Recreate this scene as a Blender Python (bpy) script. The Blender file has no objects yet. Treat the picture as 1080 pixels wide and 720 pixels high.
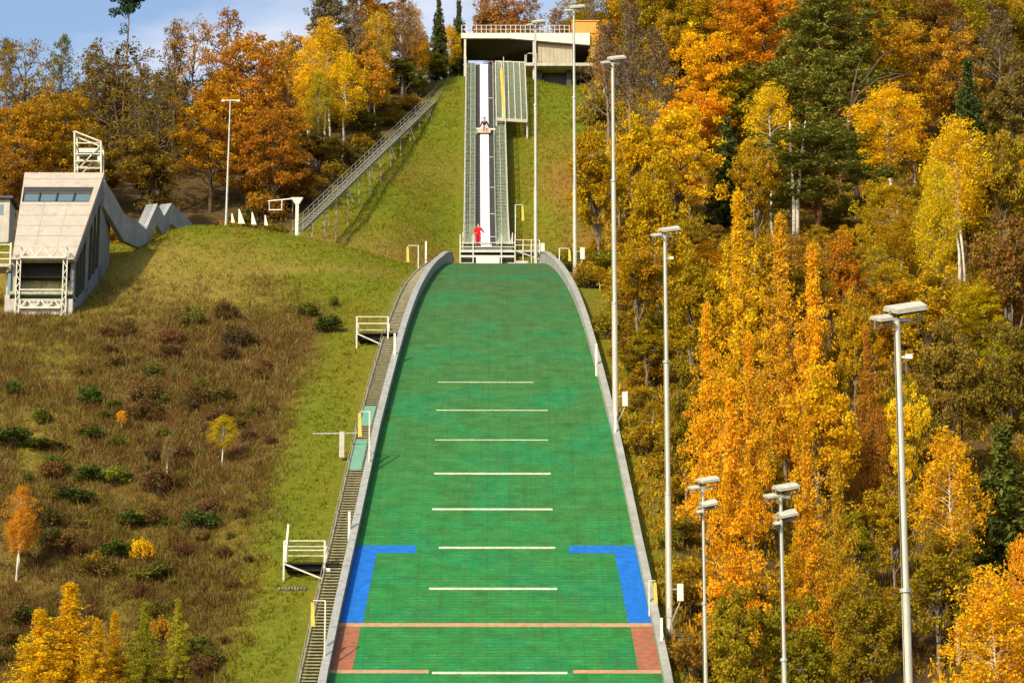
import bpy, bmesh, math, random
import numpy as np
from mathutils import Vector, Matrix
random.seed(7); RNG = np.random.default_rng(7)
R = math.radians
SC = bpy.context.scene
COL = SC.collection

# ------------------------------------------------------------------ camera
F_PX, PITCH, YAW = 3200.0, 0.245, 0.00546
cam = bpy.data.cameras.new('camera'); cam.lens = 36.0 * F_PX / 1080.0; cam.sensor_width = 36
cam.clip_start = 0.5; cam.clip_end = 8000
camo = bpy.data.objects.new('camera', cam); COL.objects.link(camo)
camo.location = (0, 0, 0); camo.rotation_euler = (math.pi / 2 + PITCH, 0, -YAW)
SC.camera = camo
# ------------------------------------------------------------------ sky, sun, exposure
SUN_EL, SUN_AZ = R(34), R(214)          # azimuth clockwise from +Y: behind the camera, to the left
world = bpy.data.worlds.new('World'); SC.world = world; world.use_nodes = True
wn = world.node_tree; bg = wn.nodes['Background']
sky = wn.nodes.new('ShaderNodeTexSky'); sky.sky_type = 'NISHITA'; sky.sun_disc = False
sky.sun_elevation = SUN_EL; sky.sun_rotation = SUN_AZ; sky.air_density = 1.0; sky.dust_density = 2.6; sky.ozone_density = 1.2
tc = wn.nodes.new('ShaderNodeTexCoord'); mp = wn.nodes.new('ShaderNodeMapping'); mp.inputs['Scale'].default_value = (1, 1, 2.6)
nz = wn.nodes.new('ShaderNodeTexNoise'); nz.inputs['Scale'].default_value = 5.0; nz.inputs['Detail'].default_value = 7; nz.inputs['Roughness'].default_value = .55
rp = wn.nodes.new('ShaderNodeValToRGB'); rp.color_ramp.elements[0].position = .53; rp.color_ramp.elements[1].position = .80
rp.color_ramp.elements[1].color = (.85, .85, .85, 1)
mx = wn.nodes.new('ShaderNodeMix'); mx.data_type = 'RGBA'; mx.inputs[7].default_value = (6.0, 5.6, 5.5, 1)
wn.links.new(tc.outputs['Generated'], mp.inputs[0]); wn.links.new(mp.outputs[0], nz.inputs['Vector'])
wn.links.new(nz.outputs[0], rp.inputs[0]); wn.links.new(rp.outputs[0], mx.inputs[0]); wn.links.new(sky.outputs[0], mx.inputs[6])
wn.links.new(mx.outputs[2], bg.inputs['Color']); bg.inputs['Strength'].default_value = 0.15
sl = bpy.data.lights.new('sun', 'SUN'); sl.energy = 3.5; sl.angle = R(1.0); sl.color = (1, .875, .66)
so = bpy.data.objects.new('sun', sl); COL.objects.link(so)
sd = Vector((math.sin(SUN_AZ) * math.cos(SUN_EL), math.cos(SUN_AZ) * math.cos(SUN_EL), math.sin(SUN_EL)))
so.rotation_euler = sd.to_track_quat('Z', 'Y').to_euler(); so.location = (-60, -60, 150)
vs = SC.view_settings; vs.view_transform = 'Standard'; vs.look = 'None'; vs.gamma = 1; vs.exposure = 0.48; vs.use_curve_mapping = False
SC.render.engine = 'CYCLES'; SC.cycles.max_bounces = 6; SC.cycles.diffuse_bounces = 3; SC.cycles.transmission_bounces = 4; SC.cycles.transparent_max_bounces = 6

# ------------------------------------------------------------------ pixel <-> world (used to measure the place)
cF = Vector((math.sin(YAW) * math.cos(PITCH), math.cos(YAW) * math.cos(PITCH), math.sin(PITCH)))
cR = Vector((math.cos(YAW), -math.sin(YAW), 0)); cU = cR.cross(cF)
def ray(px, py): return cF + cR * ((px - 540) / F_PX) - cU * ((py - 360) / F_PX)
def at(px, py, y):
    d = ray(px, py); return d * (y / d.y)
def project(p):
    d = p.dot(cF); return 540 + F_PX * p.dot(cR) / d, 360 - F_PX * p.dot(cU) / d
def pxm(p): return F_PX / p.dot(cF)

# ------------------------------------------------------------------ profile of the jump and the terrain
def row_of(y, z):
    return 360 - F_PX * (-y * math.sin(PITCH) + z * math.cos(PITCH)) / (y * math.cos(PITCH) + z * math.sin(PITCH))
MY, MZ = [], []
y0, z0, yf, zf = 173.5, 40.91, 219.5, 60.3
for k in range(47):
    q = k / 46; n = yf - y0; t0 = math.tan(R(8)); t1 = math.tan(R(31.7))
    MY.append(yf - q * n); MZ.append(zf - (t0 * n * (q**3 - 2*q*q + q) + (zf - z0) * (-2*q**3 + 3*q*q) + t1 * n * (q**3 - q*q)))
y, z, ang = y0, z0, 32.0
while y > 60:
    if y > 142: ang = min(33.3, ang + .08)
    else: ang = max(0, ang - math.degrees(1 / 146))
    y -= math.cos(R(ang)); z -= math.sin(R(ang)); MY.append(y); MZ.append(z)
MY = np.array(MY[::-1]); MZ = np.array(MZ[::-1])
def mat_z(y): return np.interp(y, MY, MZ)
EY = np.array([66, 110, 139, 145, 153, 166, 173.5, 183, 190.5, 199, 205, 212, 220]); EW = np.array([8.6, 8.3, 7.75, 7.5, 7.1, 6.5, 6.05, 5.5, 5.0, 4.3, 3.8, 3.35, 3.2])
def edge(y): return np.interp(y, EY, EW)
def y_of_row(r):
    ys = np.linspace(90, 209, 3000); rs = np.array([row_of(a, b) for a, b in zip(ys, mat_z(ys))])
    return float(ys[np.argmin(abs(rs - r))])
IY, IZ = [219.6], [62.4]; a_ = 10.5; l_ = 0
while IY[-1] < 288:
    IY.append(IY[-1] + .5 * math.cos(R(a_))); IZ.append(IZ[-1] + .5 * math.sin(R(a_))); l_ += .5
    if l_ > 5 and a_ < 34.2: a_ += math.degrees(.5 / 72)
IY = np.array(IY); IZ = np.array(IZ)
k_ = (at(509, 67, 288).z - 62.4) / (float(np.interp(288, IY, IZ)) - 62.4)
IZ = 62.4 + (IZ - 62.4) * k_
def in_z(y): return float(np.interp(y, IY, IZ))
PY = np.concatenate([[-2000, 50], MY[2:-1], [219.5, 222, 226, 232, 238, 245, 252, 260, 268, 275, 283, 290, 297, 310, 340, 420, 600, 1500, 4000]])
PZ = np.concatenate([[MZ[0] - .5, MZ[0] - .5], MZ[2:-1] - .45, [59.7, 59.9, in_z(226) - 2.2] + [in_z(q) - 1.7 for q in (232, 238, 245, 252, 260, 268, 275, 283)] + [in_z(288) - .6, 101, 104, 110, 120, 132, 136, 120]])
def sm(a, b, x):
    t = np.clip((x - a) / (b - a), 0, 1); return t * t * (3 - 2 * t)
_ph = RNG.uniform(0, 6.28, (14, 2)); _dr = RNG.uniform(0, 6.28, 14)
def bumps(x, y, amp=1.0, f0=.05):
    r = 0
    for i in range(14):
        f = f0 * 1.42 ** i; r = r + np.sin(x * f * math.cos(_dr[i]) * 6.28 / 2 + y * f * math.sin(_dr[i]) * 3.14 + _ph[i, 0]) / (1.42 ** i)
    return r * amp * .35
def H(x, y):
    x = np.asarray(x, float); y = np.asarray(y, float)
    z = np.interp(y, PY, PZ)
    ax = np.abs(x)
    chord = np.interp(y, [222, 232, 245, 260, 275, 290, 297], [59.9, 65.0, 72.3, 81.2, 90.2, 98.4, 101])
    z = np.where((y > 222) & (y < 297), z + (chord - z) * .7 * sm(2.6, 8.5, np.abs(x + 1)), z)
    left = np.clip((-5.2 - x) / 13.5, 0, 1); left = left * (1.5 - .5 * left) * (1 - .42 * sm(-21.5, -26, x))
    z = z + 3.2 * left * np.exp(-((y - 206) / 8.5) ** 2)
    z = z - 3.0 * sm(-17, -25, x) * np.exp(-((y - 228) / 9.0) ** 2)
    z = z - 2.2 * sm(-11, -19, x) * sm(-48, -26, x) * sm(178, 150, y) * sm(95, 120, y)
    cap = np.interp(x, [-300, -40, -22, -13, -8, 300], [78, 82, 84, 95, 140, 140])
    z = np.where(z > cap, cap + (z - cap) * .08, z)
    right = sm(9.6, 22, x) * sm(232, 205, y) * sm(60, 100, y)
    z = z - 4.2 * right - .8 * sm(8.6, 10.5, x) * sm(225, 205, y) * sm(60, 100, y)
    away = np.where(y < 222, sm(edge(y) + 2.2, edge(y) + 6, ax), sm(3.5, 7, ax))
    z = z + bumps(x, y, .35) * away * np.where(x > 0, 1.3, 1)
    return z
def hit(px, py, y_from=75, y_to=420):
    d = ray(px, py); ys = np.arange(y_from, y_to, .1); xs = d.x / d.y * ys; zs = d.z / d.y * ys
    k = np.argmax(H(xs, ys) >= zs)
    return Vector((xs[k], ys[k], float(H(xs[k], ys[k]))))
def ground(x, y): return Vector((x, y, float(H(x, y))))
def foot_under_top(px, row, h, y_from=80, y_to=420):
    """where a tree of height h must stand on the slope for its tip to be seen at (px, row)"""
    d = ray(px, row); ys = np.arange(y_from, y_to, .2); xs = d.x / d.y * ys; zs = d.z / d.y * ys
    gap = zs - H(xs, ys) - h
    if (gap <= 0).any(): k = int(np.argmax(gap <= 0)); return Vector((xs[k], ys[k], float(zs[k]) - h))
    ok = ys < 300; k = int(np.argmin(np.where(ok, gap, 1e9))); return Vector((xs[k], ys[k], float(H(xs[k], ys[k]))))

# ------------------------------------------------------------------ object helpers
def tag(o, label=None, cat=None, group=None, kind=None):
    if label: o['label'] = label
    if cat: o['category'] = cat
    if group: o['group'] = group
    if kind: o['kind'] = kind
    return o
def empty(name, loc, label, cat, group=None, rz=0):
    o = bpy.data.objects.new(name, None); COL.objects.link(o); o.location = loc; o.rotation_euler = (0, 0, rz); o.empty_display_size = .3
    return tag(o, label, cat, group)
class MB:
    def __init__(s): s.v = []; s.f = []; s.n = 0; s.c = []
    def add(s, V, Fs):
        s.c.append((s.n, len(s.f), len(V), len(Fs))); s.v.extend([tuple(a) for a in V]); s.f.extend([tuple(i + s.n for i in f) for f in Fs]); s.n += len(V); return s
    def hexa(s, P):    # 8 corners: bottom 4 (ccw), top 4
        return s.add(P, [(0, 3, 2, 1), (4, 5, 6, 7), (0, 1, 5, 4), (1, 2, 6, 5), (2, 3, 7, 6), (3, 0, 4, 7)])
    def box(s, x0, x1, y0, y1, z0, z1):
        return s.hexa([(x0, y0, z0), (x1, y0, z0), (x1, y1, z0), (x0, y1, z0), (x0, y0, z1), (x1, y0, z1), (x1, y1, z1), (x0, y1, z1)])
    def bar(s, a, b, w, h=None, up=(0, 0, 1)):
        h = h or w; a = Vector(a); b = Vector(b); d = (b - a).normalized(); u = Vector(up)
        if abs(d.dot(u)) > .98: u = Vector((0, 1, 0))
        r = d.cross(u).normalized() * (w / 2); t = r.cross(d).normalized() * (h / 2)
        return s.hexa([a - r - t, a + r - t, b + r - t, b - r - t, a - r + t, a + r + t, b + r + t, b - r + t])
    def tube(s, pts, rad, n=8, cap=True):
        pts = [Vector(p) for p in pts]
        if not hasattr(rad, '__len__'): rad = [rad] * len(pts)
        rings = []
        for i, p in enumerate(pts):
            d = (pts[min(i + 1, len(pts) - 1)] - pts[max(i - 1, 0)]).normalized()
            u = Vector((0, 0, 1)) if abs(d.z) < .9 else Vector((1, 0, 0))
            r = d.cross(u).normalized(); t = r.cross(d)
            rings.append([p + (r * math.cos(a) + t * math.sin(a)) * rad[i] for a in [2 * math.pi * k / n for k in range(n)]])
        V = [v for g in rings for v in g]; Fs = []
        for i in range(len(pts) - 1):
            for k in range(n): Fs.append((i*n + k, i*n + (k+1) % n, (i+1)*n + (k+1) % n, (i+1)*n + k))
        if cap: Fs.append(tuple(range(n - 1, -1, -1))); Fs.append(tuple((len(pts)-1)*n + k for k in range(n)))
        return s.add(V, Fs)
    def xform(s, M):
        s.v = [tuple(M @ Vector(a)) for a in s.v]; return s
    def each(s, name, mat, parent=None, bevel=0):      # every piece becomes a part of its own
        out = []
        for v0, f0, nv, nf in s.c:
            m = MB(); m.v = s.v[v0:v0 + nv]; m.f = [tuple(i - v0 for i in f) for f in s.f[f0:f0 + nf]]; out.append(m.build(name, mat, parent, False, bevel))
        return out
    def build(s, name, mat, parent=None, smooth=False, bevel=0):
        me = bpy.data.meshes.new(name); me.from_pydata(s.v, [], s.f); me.update()
        if mat: me.materials.append(mat)
        bm = bmesh.new(); bm.from_mesh(me); bmesh.ops.recalc_face_normals(bm, faces=bm.faces)
        if bevel: bmesh.ops.bevel(bm, geom=list(bm.edges), offset=bevel, segments=1, affect='EDGES', clamp_overlap=True)
        bm.to_mesh(me); bm.free()
        if smooth:
            for p in me.polygons: p.use_smooth = True
        o = bpy.data.objects.new(name, me); COL.objects.link(o)
        if parent: o.parent = parent
        return o
def npmesh(name, V, Q, mat, tint=None, smooth=False):
    """numpy quads -> mesh"""
    me = bpy.data.meshes.new(name); V = np.asarray(V, np.float32); Q = np.asarray(Q, np.int32); k = Q.shape[1]
    me.vertices.add(len(V)); me.vertices.foreach_set('co', V.ravel())
    me.loops.add(Q.size); me.loops.foreach_set('vertex_index', Q.ravel())
    me.polygons.add(len(Q)); me.polygons.foreach_set('loop_start', np.arange(0, Q.size, k, dtype=np.int32))
    me.polygons.foreach_set('loop_total', np.full(len(Q), k, np.int32))
    if smooth: me.polygons.foreach_set('use_smooth', np.ones(len(Q), bool))
    me.update(calc_edges=True); me.validate()
    if tint is not None:
        a = me.color_attributes.new('tint', 'FLOAT_COLOR', 'POINT'); a.data.foreach_set('color', np.asarray(tint, np.float32).ravel())
    if mat: me.materials.append(mat)
    return me

# ------------------------------------------------------------------ materials
def N(t, kind, **kw):
    n = t.nodes.new(kind)
    for k, v in kw.items():
        if k in n.inputs: n.inputs[k].default_value = v
        else: setattr(n, k, v)
    return n
def mixc(t, fac, a, b, mode='MIX'):
    m = t.nodes.new('ShaderNodeMix'); m.data_type = 'RGBA'; m.blend_type = mode
    for i, v in ((0, fac), (6, a), (7, b)):
        if isinstance(v, bpy.types.NodeSocket): t.links.new(v, m.inputs[i])
        else: m.inputs[i].default_value = v if i == 0 else (*v[:3], 1)
    return m.outputs[2]
def mth(t, op, a, b=0.0):
    m = t.nodes.new('ShaderNodeMath'); m.operation = op
    for i, v in ((0, a), (1, b)):
        if isinstance(v, bpy.types.NodeSocket): t.links.new(v, m.inputs[i])
        else: m.inputs[i].default_value = v
    return m.outputs[0]
def ramp(t, src, p0, p1, c0=(0, 0, 0, 1), c1=(1, 1, 1, 1)):
    r = t.nodes.new('ShaderNodeValToRGB'); e = r.color_ramp.elements
    e[0].position = p0; e[1].position = p1; e[0].color = c0; e[1].color = c1; t.links.new(src, r.inputs[0]); return r.outputs[0]
def pos(t): return N(t, 'ShaderNodeNewGeometry').outputs['Position']
def noise(t, vec, scale, detail=4, rough=.55):
    n = N(t, 'ShaderNodeTexNoise'); n.inputs['Scale'].default_value = scale; n.inputs['Detail'].default_value = detail; n.inputs['Roughness'].default_value = rough
    t.links.new(vec, n.inputs['Vector']); return n.outputs[0]
def M_(name, col, rough=.6, metal=0, var=.25, vs_=3.0, bump=.0, dirt=None, dirt_scale=1.2, streak=False):
    m = bpy.data.materials.new(name); m.use_nodes = True; t = m.node_tree; b = t.nodes['Principled BSDF']
    tcn = N(t, 'ShaderNodeTexCoord').outputs['Object']
    n1 = noise(t, tcn, vs_, 6)
    c = mixc(t, ramp(t, n1, .3, .7), [k * (1 - var) for k in col], [min(1, k * (1 + var * .7)) for k in col])
    if dirt:
        mpn = N(t, 'ShaderNodeMapping'); t.links.new(tcn, mpn.inputs[0])
        mpn.inputs['Scale'].default_value = (1, 1, .18) if streak else (1, 1, 1)
        c = mixc(t, mth(t, 'MULTIPLY', ramp(t, noise(t, mpn.outputs[0], dirt_scale * 2.2, 8, .65), .5, .72), .7), c, dirt)
    t.links.new(c, b.inputs['Base Color']); b.inputs['Roughness'].default_value = rough; b.inputs['Specular IOR Level'].default_value = .5 if rough < .65 else .2; b.inputs['Metallic'].default_value = metal
    if bump:
        bn = N(t, 'ShaderNodeBump'); bn.inputs['Strength'].default_value = bump; bn.inputs['Distance'].default_value = .02
        t.links.new(noise(t, tcn, vs_ * 9, 4), bn.inputs['Height']); t.links.new(bn.outputs[0], b.inputs['Normal'])
    return m
m_white = M_('painted_steel', (.55, .53, .43), .45, 0, .12, 2, dirt=(.35, .32, .22), streak=True)
m_galv = M_('galvanised_steel', (.42, .43, .38), .45, .35, .2, 4, dirt=(.22, .2, .14))
m_lamp = M_('lamp_shell', (.46, .45, .36), .6, 0, .12, 5, dirt=(.3, .29, .22))
m_polemat = M_('pole_steel', (.46, .45, .36), .5, .1, .12, 1.5, dirt=(.34, .33, .26), streak=True)
m_stair = M_('weathered_steel', (.25, .25, .20), .7, .2, .25, 3, dirt=(.12, .1, .07))
m_dark = M_('dark_steel', (.035, .035, .03), .6, 0, .3, 4)
m_black = M_('rubber_black', (.018, .017, .015), .8, 0, .3, 4)
m_conc = M_('pale_concrete', (.46, .44, .38), .85, 0, .2, 1.2, .25, dirt=(.24, .22, .16), streak=True)
m_concg = M_('shade_toned_grey_concrete', (.21, .22, .215), .85, 0, .2, 1.2, .25, dirt=(.17, .17, .14), streak=True)  # grey concrete, darkened to paint in shade on the tower's right side
m_board = M_('side_board_concrete', (.30, .31, .27), .75, 0, .22, 1.1, .2, dirt=(.2, .2, .15))
m_wood = M_('weathered_wood', (.26, .24, .17), .85, 0, .3, 6, .3, dirt=(.12, .1, .06))
m_tread = M_('worn_stair_slats', (.27, .25, .16), .8, 0, .3, 5, .2, dirt=(.16, .13, .07))
m_fin = M_('white_fin_paint', (.6, .58, .5), .7, 0, .1, 3)
m_beige = M_('beige_panel', (.42, .37, .26), .8, 0, .14, 1.5, .1, dirt=(.3, .25, .17), streak=True)
m_cream = M_('cream_panel', (.72, .68, .56), .7, 0, .1, 1.5, .05, dirt=(.5, .45, .33), streak=True)
m_yellow = M_('yellow_ribbon', (.58, .42, .05), .6, 0, .15, 6)
m_turq = M_('turquoise_net', (.12, .30, .21), .7, 0, .2, 8)
m_orange = M_('orange_panel', (.85, .27, .03), .55, 0, .1, 2)
m_ochre = M_('ochre_panel', (.62, .35, .05), .6, 0, .2, 2)
m_track = M_('inrun_track_white', (.66, .66, .70), .35, 0, .07, 2, dirt=(.5, .48, .46))
m_grate = M_('green_grey_grating', (.33, .39, .27), .7, .1, .3, 5, .2, dirt=(.15, .17, .1))
m_trackdark = M_('dark_rubber_matting', (.045, .045, .038), .8, 0, .35, 5, .2)
m_red = M_('red_cloth', (.62, .012, .02), .7, 0, .2, 12)
m_skin = M_('skin', (.5, .3, .2), .6, 0, .1, 10)
m_darkcloth = M_('dark_cloth', (.04, .035, .035), .8, 0, .3, 12)
m_palecloth = M_('pale_cloth', (.62, .42, .32), .8, 0, .2, 12)
m_line = M_('white_marking', (.46, .50, .36), .8, 0, .2, 4, .2, dirt=(.10, .32, .10), dirt_scale=1.6)
m_redmark = M_('red_marking', (.28, .10, .055), .75, 0, .25, 3, .3, dirt=(.2, .15, .08))
m_redline = M_('faded_red_marking', (.42, .22, .12), .75, 0, .25, 3, .3, dirt=(.15, .3, .12))
m_blue = M_('blue_marking', (.010, .125, .47), .65, 0, .22, 3, .3, dirt=(.008, .09, .26), dirt_scale=1.4)
m_curtain = M_('curtain_boards', (.40, .36, .22), .8, 0, .4, 3, dirt=(.16, .12, .06), streak=True)
m_glass = bpy.data.materials.new('window_glass'); m_glass.use_nodes = True
_b = m_glass.node_tree.nodes['Principled BSDF']; _b.inputs['Base Color'].default_value = (.10, .16, .17, 1); _b.inputs['Roughness'].default_value = .08; _b.inputs['Specular IOR Level'].default_value = 1.0
m_glassside = bpy.data.materials.new('side_window_glass'); m_glassside.use_nodes = True
_b = m_glassside.node_tree.nodes['Principled BSDF']; _b.inputs['Base Color'].default_value = (.05, .06, .03, 1); _b.inputs['Roughness'].default_value = .06; _b.inputs['Specular IOR Level'].default_value = 1.0

def plastic_mat():
    m = bpy.data.materials.new('green_plastic_matting'); m.use_nodes = True; t = m.node_tree; b = t.nodes['Principled BSDF']
    uv = N(t, 'ShaderNodeUVMap').outputs[0]; sp = N(t, 'ShaderNodeSeparateXYZ'); t.links.new(uv, sp.inputs[0]); U_, V_ = sp.outputs[0], sp.outputs[1]
    mpn = N(t, 'ShaderNodeMapping'); mpn.inputs['Scale'].default_value = (.25, 1, 1); t.links.new(uv, mpn.inputs[0])
    big = noise(t, uv, .22, 5, .6); mid = noise(t, mpn.outputs[0], 1.6, 6, .65); fine = noise(t, mpn.outputs[0], 9, 3, .7)
    # the upper mats are older and greyer, the lower ones a fresher green
    old = ramp(t, mth(t, 'ADD', mth(t, 'MULTIPLY', V_, 1 / 105), mth(t, 'MULTIPLY', mth(t, 'SUBTRACT', big, .5), .7)), .22, .80)
    c = mixc(t, old, (.062, .122, .040), (.016, .215, .050))
    c = mixc(t, mth(t, 'MULTIPLY', ramp(t, mid, .36, .62), .6), c, (.034, .120, .022))
    c = mixc(t, mth(t, 'MULTIPLY', ramp(t, big, .50, .62), .6), c, (.010, .175, .065))
    mp3 = N(t, 'ShaderNodeMapping'); mp3.inputs['Scale'].default_value = (.5, 1.6, 1); t.links.new(uv, mp3.inputs[0])
    c = mixc(t, mth(t, 'MULTIPLY', ramp(t, noise(t, mp3.outputs[0], 2.4, 6, .75), .50, .70), .55), c, (.085, .21, .045))
    mp4 = N(t, 'ShaderNodeMapping'); mp4.inputs['Scale'].default_value = (2.5, .12, 1); t.links.new(uv, mp4.inputs[0])
    c = mixc(t, mth(t, 'MULTIPLY', ramp(t, noise(t, mp4.outputs[0], 1.1, 5, .7), .52, .68), .45), c, (.045, .10, .035))
    c = mixc(t, mth(t, 'MULTIPLY', ramp(t, fine, .56, .75), .5), c, (.17, .29, .12))
    rows_ = mth(t, 'FRACT', mth(t, 'MULTIPLY', V_, 1 / .34)); rowm = ramp(t, rows_, .06, .30)
    rowm2 = mth(t, 'ADD', mth(t, 'MULTIPLY', rowm, mth(t, 'MULTIPLY', ramp(t, noise(t, uv, .9, 4, .6), .3, .7), .42)), .72)
    cols = mth(t, 'FRACT', mth(t, 'MULTIPLY', U_, 1 / 1.15)); colm = mth(t, 'ADD', mth(t, 'MULTIPLY', ramp(t, cols, .02, .07), .14), .86)
    v = mth(t, 'MULTIPLY', rowm2, colm)
    c = mixc(t, 1.0, c, N(t, 'ShaderNodeCombineColor').outputs[0], 'MULTIPLY') if False else c
    h = N(t, 'ShaderNodeHueSaturation'); t.links.new(c, h.inputs['Color']); t.links.new(v, h.inputs['Value'])
    t.links.new(h.outputs[0], b.inputs['Base Color']); b.inputs['Roughness'].default_value = .85; b.inputs['Specular IOR Level'].default_value = .12
    bn = N(t, 'ShaderNodeBump'); bn.inputs['Strength'].default_value = .6; bn.inputs['Distance'].default_value = .05
    t.links.new(mth(t, 'ADD', rows_, mth(t, 'MULTIPLY', fine, .8)), bn.inputs['Height']); t.links.new(bn.outputs[0], b.inputs['Normal'])
    return m
m_mat = plastic_mat()

def ground_mat():
    m = bpy.data.materials.new('hillside_ground'); m.use_nodes = True; t = m.node_tree; b = t.nodes['Principled BSDF']
    p = pos(t); a = N(t, 'ShaderNodeAttribute'); a.attribute_name = 'tint'
    n1 = noise(t, p, .35, 8, .65); n2 = noise(t, p, 2.2, 6, .7); n3 = noise(t, p, 9, 3, .7)
    h = N(t, 'ShaderNodeHueSaturation'); t.links.new(a.outputs['Color'], h.inputs['Color'])
    t.links.new(mth(t, 'ADD', .35, mth(t, 'MULTIPLY', mth(t, 'ADD', n2, mth(t, 'MULTIPLY', n3, .6)), .82)), h.inputs['Value'])
    t.links.new(mth(t, 'ADD', .47, mth(t, 'MULTIPLY', n1, .06)), h.inputs['Hue'])
    c = mixc(t, mth(t, 'MULTIPLY', ramp(t, n2, .52, .75), .35), h.outputs[0], (.30, .20, .06))
    t.links.new(c, b.inputs['Base Color']); b.inputs['Roughness'].default_value = .95; b.inputs['Specular IOR Level'].default_value = .1
    bn = N(t, 'ShaderNodeBump'); bn.inputs['Strength'].default_value = .9; bn.inputs['Distance'].default_value = .25
    t.links.new(mth(t, 'ADD', n2, mth(t, 'MULTIPLY', n3, .4)), bn.inputs['Height']); t.links.new(bn.outputs[0], b.inputs['Normal'])
    return m
m_ground = ground_mat()

def leaf_mat(name, transl=.35):
    m = bpy.data.materials.new(name); m.use_nodes = True; t = m.node_tree
    for n in list(t.nodes): t.nodes.remove(n)
    out = N(t, 'ShaderNodeOutputMaterial'); oi = N(t, 'ShaderNodeObjectInfo'); a = N(t, 'ShaderNodeAttribute'); a.attribute_name = 'tint'
    s = N(t, 'ShaderNodeSeparateColor'); t.links.new(a.outputs['Color'], s.inputs[0])
    h = N(t, 'ShaderNodeHueSaturation'); t.links.new(oi.outputs['Color'], h.inputs['Color'])
    t.links.new(mth(t, 'ADD', .490, mth(t, 'MULTIPLY', s.outputs[1], .03)), h.inputs['Hue'])
    t.links.new(mth(t, 'ADD', .66, mth(t, 'MULTIPLY', s.outputs[0], .76)), h.inputs['Value'])
    d = N(t, 'ShaderNodeBsdfDiffuse'); tr = N(t, 'ShaderNodeBsdfTranslucent'); mix = N(t, 'ShaderNodeMixShader'); mix.inputs[0].default_value = transl
    t.links.new(h.outputs[0], d.inputs[0]); t.links.new(h.outputs[0], tr.inputs[0])
    t.links.new(d.outputs[0], mix.inputs[1]); t.links.new(tr.outputs[0], mix.inputs[2]); t.links.new(mix.outputs[0], out.inputs[0])
    return m
m_leaf = leaf_mat('autumn_leaves', .38); m_needle = leaf_mat('needles', .15)
def tuft_mat():      # brush and grass: colour comes with each tuft
    m = bpy.data.materials.new('dry_brush'); m.use_nodes = True; t = m.node_tree
    for n in list(t.nodes): t.nodes.remove(n)
    out = N(t, 'ShaderNodeOutputMaterial'); a = N(t, 'ShaderNodeAttribute'); a.attribute_name = 'tint'
    d = N(t, 'ShaderNodeBsdfDiffuse'); tr = N(t, 'ShaderNodeBsdfTranslucent'); mix = N(t, 'ShaderNodeMixShader'); mix.inputs[0].default_value = .25
    t.links.new(a.outputs['Color'], d.inputs[0]); t.links.new(a.outputs['Color'], tr.inputs[0])
    t.links.new(d.outputs[0], mix.inputs[1]); t.links.new(tr.outputs[0], mix.inputs[2]); t.links.new(mix.outputs[0], out.inputs[0])
    return m
m_tuft = tuft_mat()
m_bark = M_('brown_bark', (.10, .07, .045), .95, 0, .4, 3, .5)
m_greybark = M_('grey_bark', (.19, .15, .11), .95, 0, .4, 3, .5)
m_birch = M_('birch_bark', (.60, .55, .44), .8, 0, .2, 1.5, .2, dirt=(.09, .08, .06), dirt_scale=2.5)
m_pinebark = M_('pine_bark', (.26, .13, .06), .95, 0, .4, 3, .5)

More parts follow.
